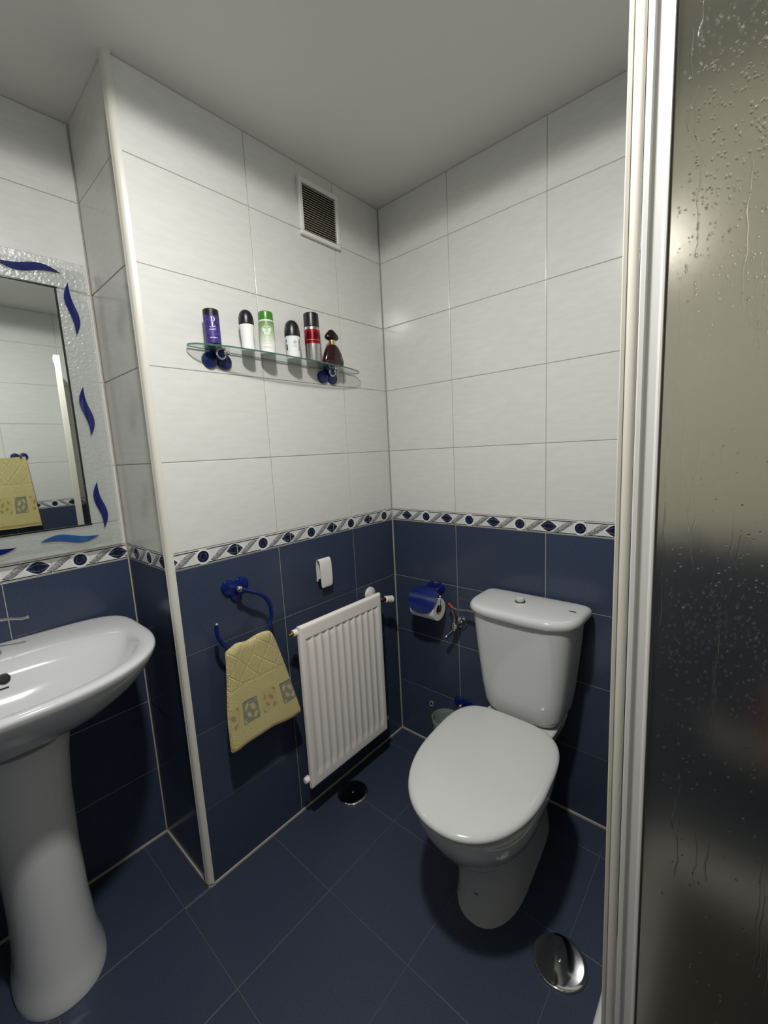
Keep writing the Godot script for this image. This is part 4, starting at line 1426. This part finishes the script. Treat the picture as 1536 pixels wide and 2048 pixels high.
func build_towels() -> void:
	# open ring with one fixed end
	var t := thing("towel_ring", "blue open towel ring on a chrome ball, left of the radiator", "towel ring")
	var b := MB.new()
	b.xf = Transform3D(Basis(Vector3.UP, PI / 2), Vector3(0.0, 0.905, 0.768))
	lobes(b, 1.05)
	part("wall_plate", b, M.blue, t)
	b = MB.new()
	cyl(b, Vector3(0.008, 0.905, 0.766), Vector3(0.036, 0.912, 0.773), 0.010, 0.0085)
	ball(b, Vector3(0.040, 0.913, 0.774), 0.0105)
	part("ball_joint", b, M.chrome, t)
	b = MB.new()
	var path := []
	path.append(Vector3(0.043, 0.913, 0.772))
	var cc := Vector2(0.772, 0.815)
	for k in 27:
		var a := deg_to_rad(lerpf(70.0, -192.0, k / 26.0))     # clockwise as one faces the wall; right is -z
		path.append(Vector3(0.052, cc.y + 0.086 * sin(a), cc.x - 0.092 * cos(a) ))
	b.tube(path, 0.0062, 12)
	part("ring", b, M.blue, t)
	b = MB.new()
	var tip: Vector3 = path[path.size() - 1]
	ball(b, tip, 0.0062, 12)
	part("tip", b, M.chrome, t)

	# towel folded over the bottom of the ring
	var hand := mat(Color.WHITE)
	hand = towel_material(Color(1.0, 0.905, 0.60), 31)
	var o := thing("hand_towel", "yellow terry hand towel with woven motifs draped over the blue ring", "towel")
	b = MB.new()
	var yt := 0.752
	var yb := 0.440
	var mid := func(u: float, v: float) -> Vector3:
		# u: 0 left (as seen) .. 1 right, v: 0 top .. 1 bottom
		var k := pow(v, 0.85)
		var zl := lerpf(0.850, 0.868, smoothstep(0.0, 0.8, v))
		var zr := lerpf(0.700, 0.614, k)
		var z := lerpf(zl, zr, u)
		var top := yt + 0.010 * u + 0.006 * sin(u * 9.0) - 0.007 * pow(absf(u - 0.5) * 2.0, 3.0)
		var bot := yb + 0.004 * sin(u * 5.0) + 0.005 * u
		var y := lerpf(top, bot, v)
		var fold := sin(u * PI * 2.6 + 0.6) * 0.006 * (1.0 - v * 0.55) + sin(u * PI * 5.2 + v * 1.5) * 0.0018
		return Vector3(0.060 + fold + 0.006 * v, y, z)
	var front := func(u: float, v: float) -> Vector3:
		var p: Vector3 = mid.call(u, v)
		var round_top := sqrt(clampf(1.0 - pow(1.0 - clampf(v / 0.05, 0, 1), 2.0), 0, 1))
		var e := minf(u, 1.0 - u)
		var side := sqrt(clampf(1.0 - pow(1.0 - clampf(e / 0.06, 0, 1), 2.0), 0, 1))
		var low := sqrt(clampf(1.0 - pow(1.0 - clampf((1.0 - v) / 0.03, 0, 1), 2.0), 0, 1))
		var th := 0.016 * (0.35 + 0.65 * round_top) * (0.3 + 0.7 * side) * (0.4 + 0.6 * low)
		return p + Vector3(th, 0, 0)
	var back := func(u: float, v: float) -> Vector3:
		var p: Vector3 = mid.call(u, v)
		var round_top := sqrt(clampf(1.0 - pow(1.0 - clampf(v / 0.05, 0, 1), 2.0), 0, 1))
		var e := minf(u, 1.0 - u)
		var side := sqrt(clampf(1.0 - pow(1.0 - clampf(e / 0.06, 0, 1), 2.0), 0, 1))
		return p - Vector3(0.015 * (0.35 + 0.65 * round_top) * (0.3 + 0.7 * side), 0, 0)
	var us := [0.0, 0.006, 0.015, 0.03, 0.05]
	for k in 25:
		us.append(0.07 + 0.86 * k / 24.0)
	us.append_array([0.95, 0.97, 0.985, 0.994, 1.0])
	var vs := [0.0, 0.004, 0.012, 0.024, 0.04]
	for k in 22:
		vs.append(0.06 + 0.9 * k / 21.0)
	vs.append_array([0.975, 0.988, 0.995, 1.0])
	b.sheet(us.size() - 1, vs.size() - 1, front, back, us, vs)
	part("front_layer", b, hand, o, 60)

	# second towel on the wall behind the photographer, seen in the mirror
	var hk := thing("towel_hook", "blue lobed towel hook seen in the mirror", "hook", Vector3(1.75, 1.335, 0.885), Basis(Vector3.UP, -PI / 2))
	b = MB.new()
	lobes(b, 1.05)
	part("wall_plate", b, M.blue, hk)
	b = MB.new()
	b.tube([Vector3(0, 0, 0.006), Vector3(0, -0.004, 0.03), Vector3(0, 0.002, 0.045), Vector3(0, 0.02, 0.05)], 0.005, 10)
	part("hook", b, M.chrome, hk)
	var bt := thing("bath_towel", "yellow bath towel hanging on the far wall, seen in the mirror", "towel")
	b = MB.new()
	var mf := func(u: float, v: float) -> Vector3:
		var z := lerpf(lerpf(0.862, 0.835, v), lerpf(1.06, 1.13, v), u)
		return Vector3(1.712 + 0.006 * sin(u * 11.0), lerpf(1.345 - 0.01 * u, 0.90, v) , z)
	var ff := func(u: float, v: float) -> Vector3:
		return mf.call(u, v) - Vector3(0.010, 0, 0)
	var fb := func(u: float, v: float) -> Vector3:
		return mf.call(u, v) + Vector3(0.012, 0, 0)
	b.sheet(24, 12, ff, fb)
	part("layer", b, hand, bt, 60)

func build_small() -> void:
	var rng := RandomNumberGenerator.new()
	rng.seed = 12
	# ventilation grille
	var v := thing("vent_grille", "white square louvred ventilation grille high on the tiled wall", "vent", Vector3(0.0, 2.122, 0.3175), Basis(Vector3.UP, PI / 2))
	var b := MB.new()
	var s := 0.0895
	var f := 0.0155
	for e in [[Vector3(0, s - f / 2, 0.006), Vector3(2 * s, f, 0.014)], [Vector3(0, -s + f / 2, 0.006), Vector3(2 * s, f, 0.014)], [Vector3(-s + f / 2, 0, 0.006), Vector3(f, 2 * s - 2 * f + 0.001, 0.014)], [Vector3(s - f / 2, 0, 0.006), Vector3(f, 2 * s - 2 * f + 0.001, 0.014)]]:
		b.cbox(e[0], e[1], 0.0025)
	part("frame", b, M.plastic, v)
	b = MB.new()
	b.cbox(Vector3(0, 0, 0.0005), Vector3(2 * s - 0.02, 2 * s - 0.02, 0.003), 0.0003)
	part("back_plate", b, mat(Color(0.22, 0.21, 0.18), 0.9), v)
	var louvre := mat(Color(0.68, 0.65, 0.57), 0.6)
	for k in 19:
		b = MB.new()
		var y := lerpf(-s + f + 0.002, s - f - 0.002, (k + 0.5) / 19.0)
		b.xf = Transform3D(Basis(Vector3.RIGHT, 0.65), Vector3(0, y, 0.0065))
		b.cbox(Vector3.ZERO, Vector3(2 * s - 2 * f + 0.001, 0.0014, 0.0085), 0.0004)
		part("slat", b, louvre, v)

	# white strap hook
	var hk := thing("plastic_hook", "white plastic strap hook stuck on the navy wall above the radiator", "hook", Vector3(0.0, 0.870, 0.420), Basis(Vector3.UP, PI / 2))
	b = MB.new()
	var rings := []
	# profile in (y, z): up the wall, over the top, down in front
	var prof := [Vector2(-0.030, 0.003), Vector2(0.02, 0.003), Vector2(0.040, 0.004), Vector2(0.050, 0.009), Vector2(0.053, 0.015), Vector2(0.050, 0.021), Vector2(0.040, 0.025), Vector2(0.010, 0.0265), Vector2(-0.025, 0.027), Vector2(-0.045, 0.0265), Vector2(-0.052, 0.024)]
	for i in prof.size():
		var p: Vector2 = prof[i]
		var a: Vector2 = prof[maxi(i - 1, 0)]
		var c: Vector2 = prof[mini(i + 1, prof.size() - 1)]
		var tn := (c - a).normalized()
		var nn := Vector2(-tn.y, tn.x) * 0.0016
		var hw := 0.0265 if i < prof.size() - 2 else (0.0255 if i == prof.size() - 2 else 0.022)
		rings.append(PackedVector3Array([Vector3(-hw, p.y * 0 + p.x + nn.x, p.y + nn.y), Vector3(hw, p.x + nn.x, p.y + nn.y), Vector3(hw + 0.0006, p.x, p.y), Vector3(hw, p.x - nn.x, p.y - nn.y), Vector3(-hw, p.x - nn.x, p.y - nn.y), Vector3(-hw - 0.0006, p.x, p.y)]))
	b.loft(rings)
	part("strap", b, M.plastic, hk, 35)
	b = MB.new()
	b.cbox(Vector3(-0.004, -0.036, 0.006), Vector3(0.036, 0.028, 0.010), 0.002)
	part("adhesive_pad", b, M.dark, hk)

	# two floor drains
	for k in 2:
		var c: Vector3 = [Vector3(0.0925, 0.0, 0.4235), Vector3(0.889, 0.0, 0.477)][k]
		var d := thing("floor_drain", ["round chrome floor drain cover on the floor just below the radiator", "round chrome floor drain cover beside the shower tray"][k], "drain", c, Basis.IDENTITY, "chrome floor drain covers")
		b = MB.new()
		var r: float = [0.0595, 0.0650][k]
		b.lathe([Vector2(0, 0), Vector2(r, 0), Vector2(r, 0.003), Vector2(r - 0.001, 0.0055), Vector2(r - 0.0035, 0.0072), Vector2(r - 0.010, 0.0082), Vector2(r * 0.5, 0.0092), Vector2(0, 0.0096)], 56)
		part("cover", b, M.chrome, d, 50)
		b = MB.new()
		b.xf = Transform3D(Basis.IDENTITY, Vector3(0, 0.0093, 0))
		b.lathe([Vector2(0, 0), Vector2(0.0052, 0), Vector2(0.0050, 0.0014), Vector2(0.003, 0.0022), Vector2(0, 0.0023)], 20)
		part("screw", b, M.steel, d)

	# toilet paper holder and roll
	var h := thing("toilet_paper_holder", "blue toilet paper holder with rounded cover on the navy wall", "toilet paper holder")
	b = MB.new()
	b.xf = Transform3D(Basis.IDENTITY, Vector3(0.222, 0.722, 0.0))
	lobes(b, 1.0)
	part("wall_plate", b, M.blue, h)
	b = MB.new()
	b.tube([Vector3(0.222, 0.722, 0.006), Vector3(0.224, 0.722, 0.03), Vector3(0.232, 0.718, 0.045)], 0.006, 12)
	cyl(b, Vector3(0.236, 0.727, 0.040), Vector3(0.236, 0.735, 0.052), 0.008, 0.007)
	cyl(b, Vector3(0.205, 0.722, 0.045), Vector3(0.260, 0.722, 0.045), 0.0045, 0.0045)
	part("arm", b, M.chrome, h)
	b = MB.new()
	b.tube([Vector3(0.25, 0.722, 0.045), Vector3(0.272, 0.718, 0.05), Vector3(0.278, 0.70, 0.058), Vector3(0.278, 0.672, 0.066), Vector3(0.270, 0.668, 0.068), Vector3(0.140, 0.668, 0.068)], 0.0035, 10)
	part("spindle", b, M.chrome, h)
	# cover: an oval shell curved over the roll
	b = MB.new()
	var rc := Vector2(0.650, 0.018)
	var shell := func(u: float, w: float, r: float) -> Vector3:
		# polar coordinates of an oval patch
		var a := u * TAU
		var x := 0.220 + 0.066 * w * spow(cos(a), 0.85)
		var g := 0.665 + 0.60 * w * spow(sin(a), 0.85)      # angle round the roll from straight ahead, up positive
		return Vector3(x, rc.x + r * sin(g), rc.y + r * cos(g))
	for lay in 1:
		var ro := []
		for k in 9:
			var ring := PackedVector3Array()
			for j in 48:
				ring.append(shell.call(float(j) / 48, maxf(k / 8.0, 0.02), 0.1025))
			ro.append(ring)
		for k in range(8, -1, -1):
			var ring := PackedVector3Array()
			for j in 48:
				ring.append(shell.call(float(j) / 48, maxf(k / 8.0 * 0.985, 0.02), 0.0998))
			ro.append(ring)
		b.loft(ro)
	part("cover", b, M.blue, h, 45)
	var roll := thing("toilet_paper_roll", "white toilet paper roll under the blue cover", "toilet paper", Vector3(0.279, 0.668, 0.068), Basis(Vector3(0, 0, 1), Vector3(-1, 0, 0), Vector3(0, -1, 0)))
	b = MB.new()
	var rr := []
	for e in [[0.0205, 0.0], [0.0437, 0.0], [0.0447, 0.0012], [0.0447, 0.1128], [0.0437, 0.114], [0.0205, 0.114], [0.0205, 0.0]]:
		var ring := PackedVector3Array()
		for j in 48:
			var a := TAU * j / 48
			ring.append(Vector3(e[0] * cos(a), e[1], e[0] * sin(a)))
		rr.append(ring)
	b.loft(rr, false, false)
	part("paper", b, M.paper, roll)
	b = MB.new()
	rr = []
	for e in [[0.0190, 0.0005], [0.0204, 0.0005], [0.0204, 0.1135], [0.0190, 0.1135], [0.0190, 0.0005]]:
		var ring := PackedVector3Array()
		for j in 40:
			var a := TAU * j / 40
			ring.append(Vector3(e[0] * cos(a), e[1], e[0] * sin(a)))
		rr.append(ring)
	b.loft(rr, false, false)
	part("core", b, M.card, roll)

	# toilet brush holder behind the toilet
	var tb := thing("toilet_brush_holder", "frosted glass toilet brush tumbler on a blue wall bracket behind the toilet", "brush holder")
	b = MB.new()
	b.xf = Transform3D(Basis.IDENTITY, Vector3(0.340, 0.246, 0.0))
	lobes(b, 1.0)
	part("wall_plate", b, M.blue, tb)
	b = MB.new()
	cyl(b, Vector3(0.342, 0.252, 0.006), Vector3(0.352, 0.266, 0.046), 0.010, 0.009)
	cyl(b, Vector3(0.346, 0.258, 0.020), Vector3(0.322, 0.192, 0.014), 0.006, 0.006)
	part("arm", b, M.blue, tb)
	b = MB.new()
	ball(b, Vector3(0.354, 0.270, 0.050), 0.010)
	part("ball_joint", b, M.chrome, tb)
	b = MB.new()
	rr = []
	for e in [[0.03, 0.040], [0.031, 0.046], [0.05, 0.049], [0.16, 0.055], [0.206, 0.058], [0.208, 0.0575], [0.208, 0.0545], [0.204, 0.054], [0.16, 0.052], [0.05, 0.046], [0.04, 0.040]]:
		var ring := PackedVector3Array()
		for j in 48:
			var a := TAU * j / 48
			ring.append(Vector3(0.292 + e[1] * cos(a), e[0], 0.066 + e[1] * sin(a)))
		rr.append(ring)
	b.loft(rr)
	var tg := mat(Color(0.62, 0.68, 0.62, 0.42), 0.30, 0.0, 0.5)
	tg.transparency = BaseMaterial3D.TRANSPARENCY_ALPHA
	part("tumbler", b, tg, tb, 50)
	b = MB.new()
	var path := []
	for j in 32:
		var a := TAU * j / 32
		path.append(Vector3(0.292 + 0.058 * cos(a), 0.186, 0.066 + 0.058 * sin(a)))
	b.tube(path, 0.003, 8, true)
	part("ring", b, M.chrome, tb)
	# strip with a screw hole left on the wall
	var st := thing("wall_strip", "narrow translucent strip with a screw hole on the wall beside the brush tumbler", "bracket", Vector3(0.178, 0.125, 0.0005))
	var cs := CSGBox3D.new()
	b = MB.new()
	var poly := PackedVector2Array()
	for j in 12:
		var a := PI * j / 11.0
		poly.append(Vector2(0.013 * cos(a), 0.068 + 0.013 * sin(a)))
	poly.append(Vector2(-0.013, -0.10)); poly.append(Vector2(0.013, -0.10))
	b.prism(poly, 0.0, 0.003, 0.0008)
	var sm := mat(Color(0.36, 0.38, 0.33, 0.30), 0.35)
	sm.transparency = BaseMaterial3D.TRANSPARENCY_ALPHA
	part("strip", b, sm, st)
	b = MB.new()
	path = []
	for j in 20:
		var a := TAU * j / 20
		path.append(Vector3(0.0085 * cos(a), 0.066 + 0.0105 * sin(a), 0.004))
	b.tube(path, 0.0026, 8, true)
	part("eyelet", b, mat(Color(0.55, 0.54, 0.48), 0.5), st)
	b = MB.new()
	disc(b, Vector3(0, 0.066, 0.001), 0.0062, 0.003, 0.0005, 20)
	part("screw_hole", b, M.dark, st)
	cs.free()
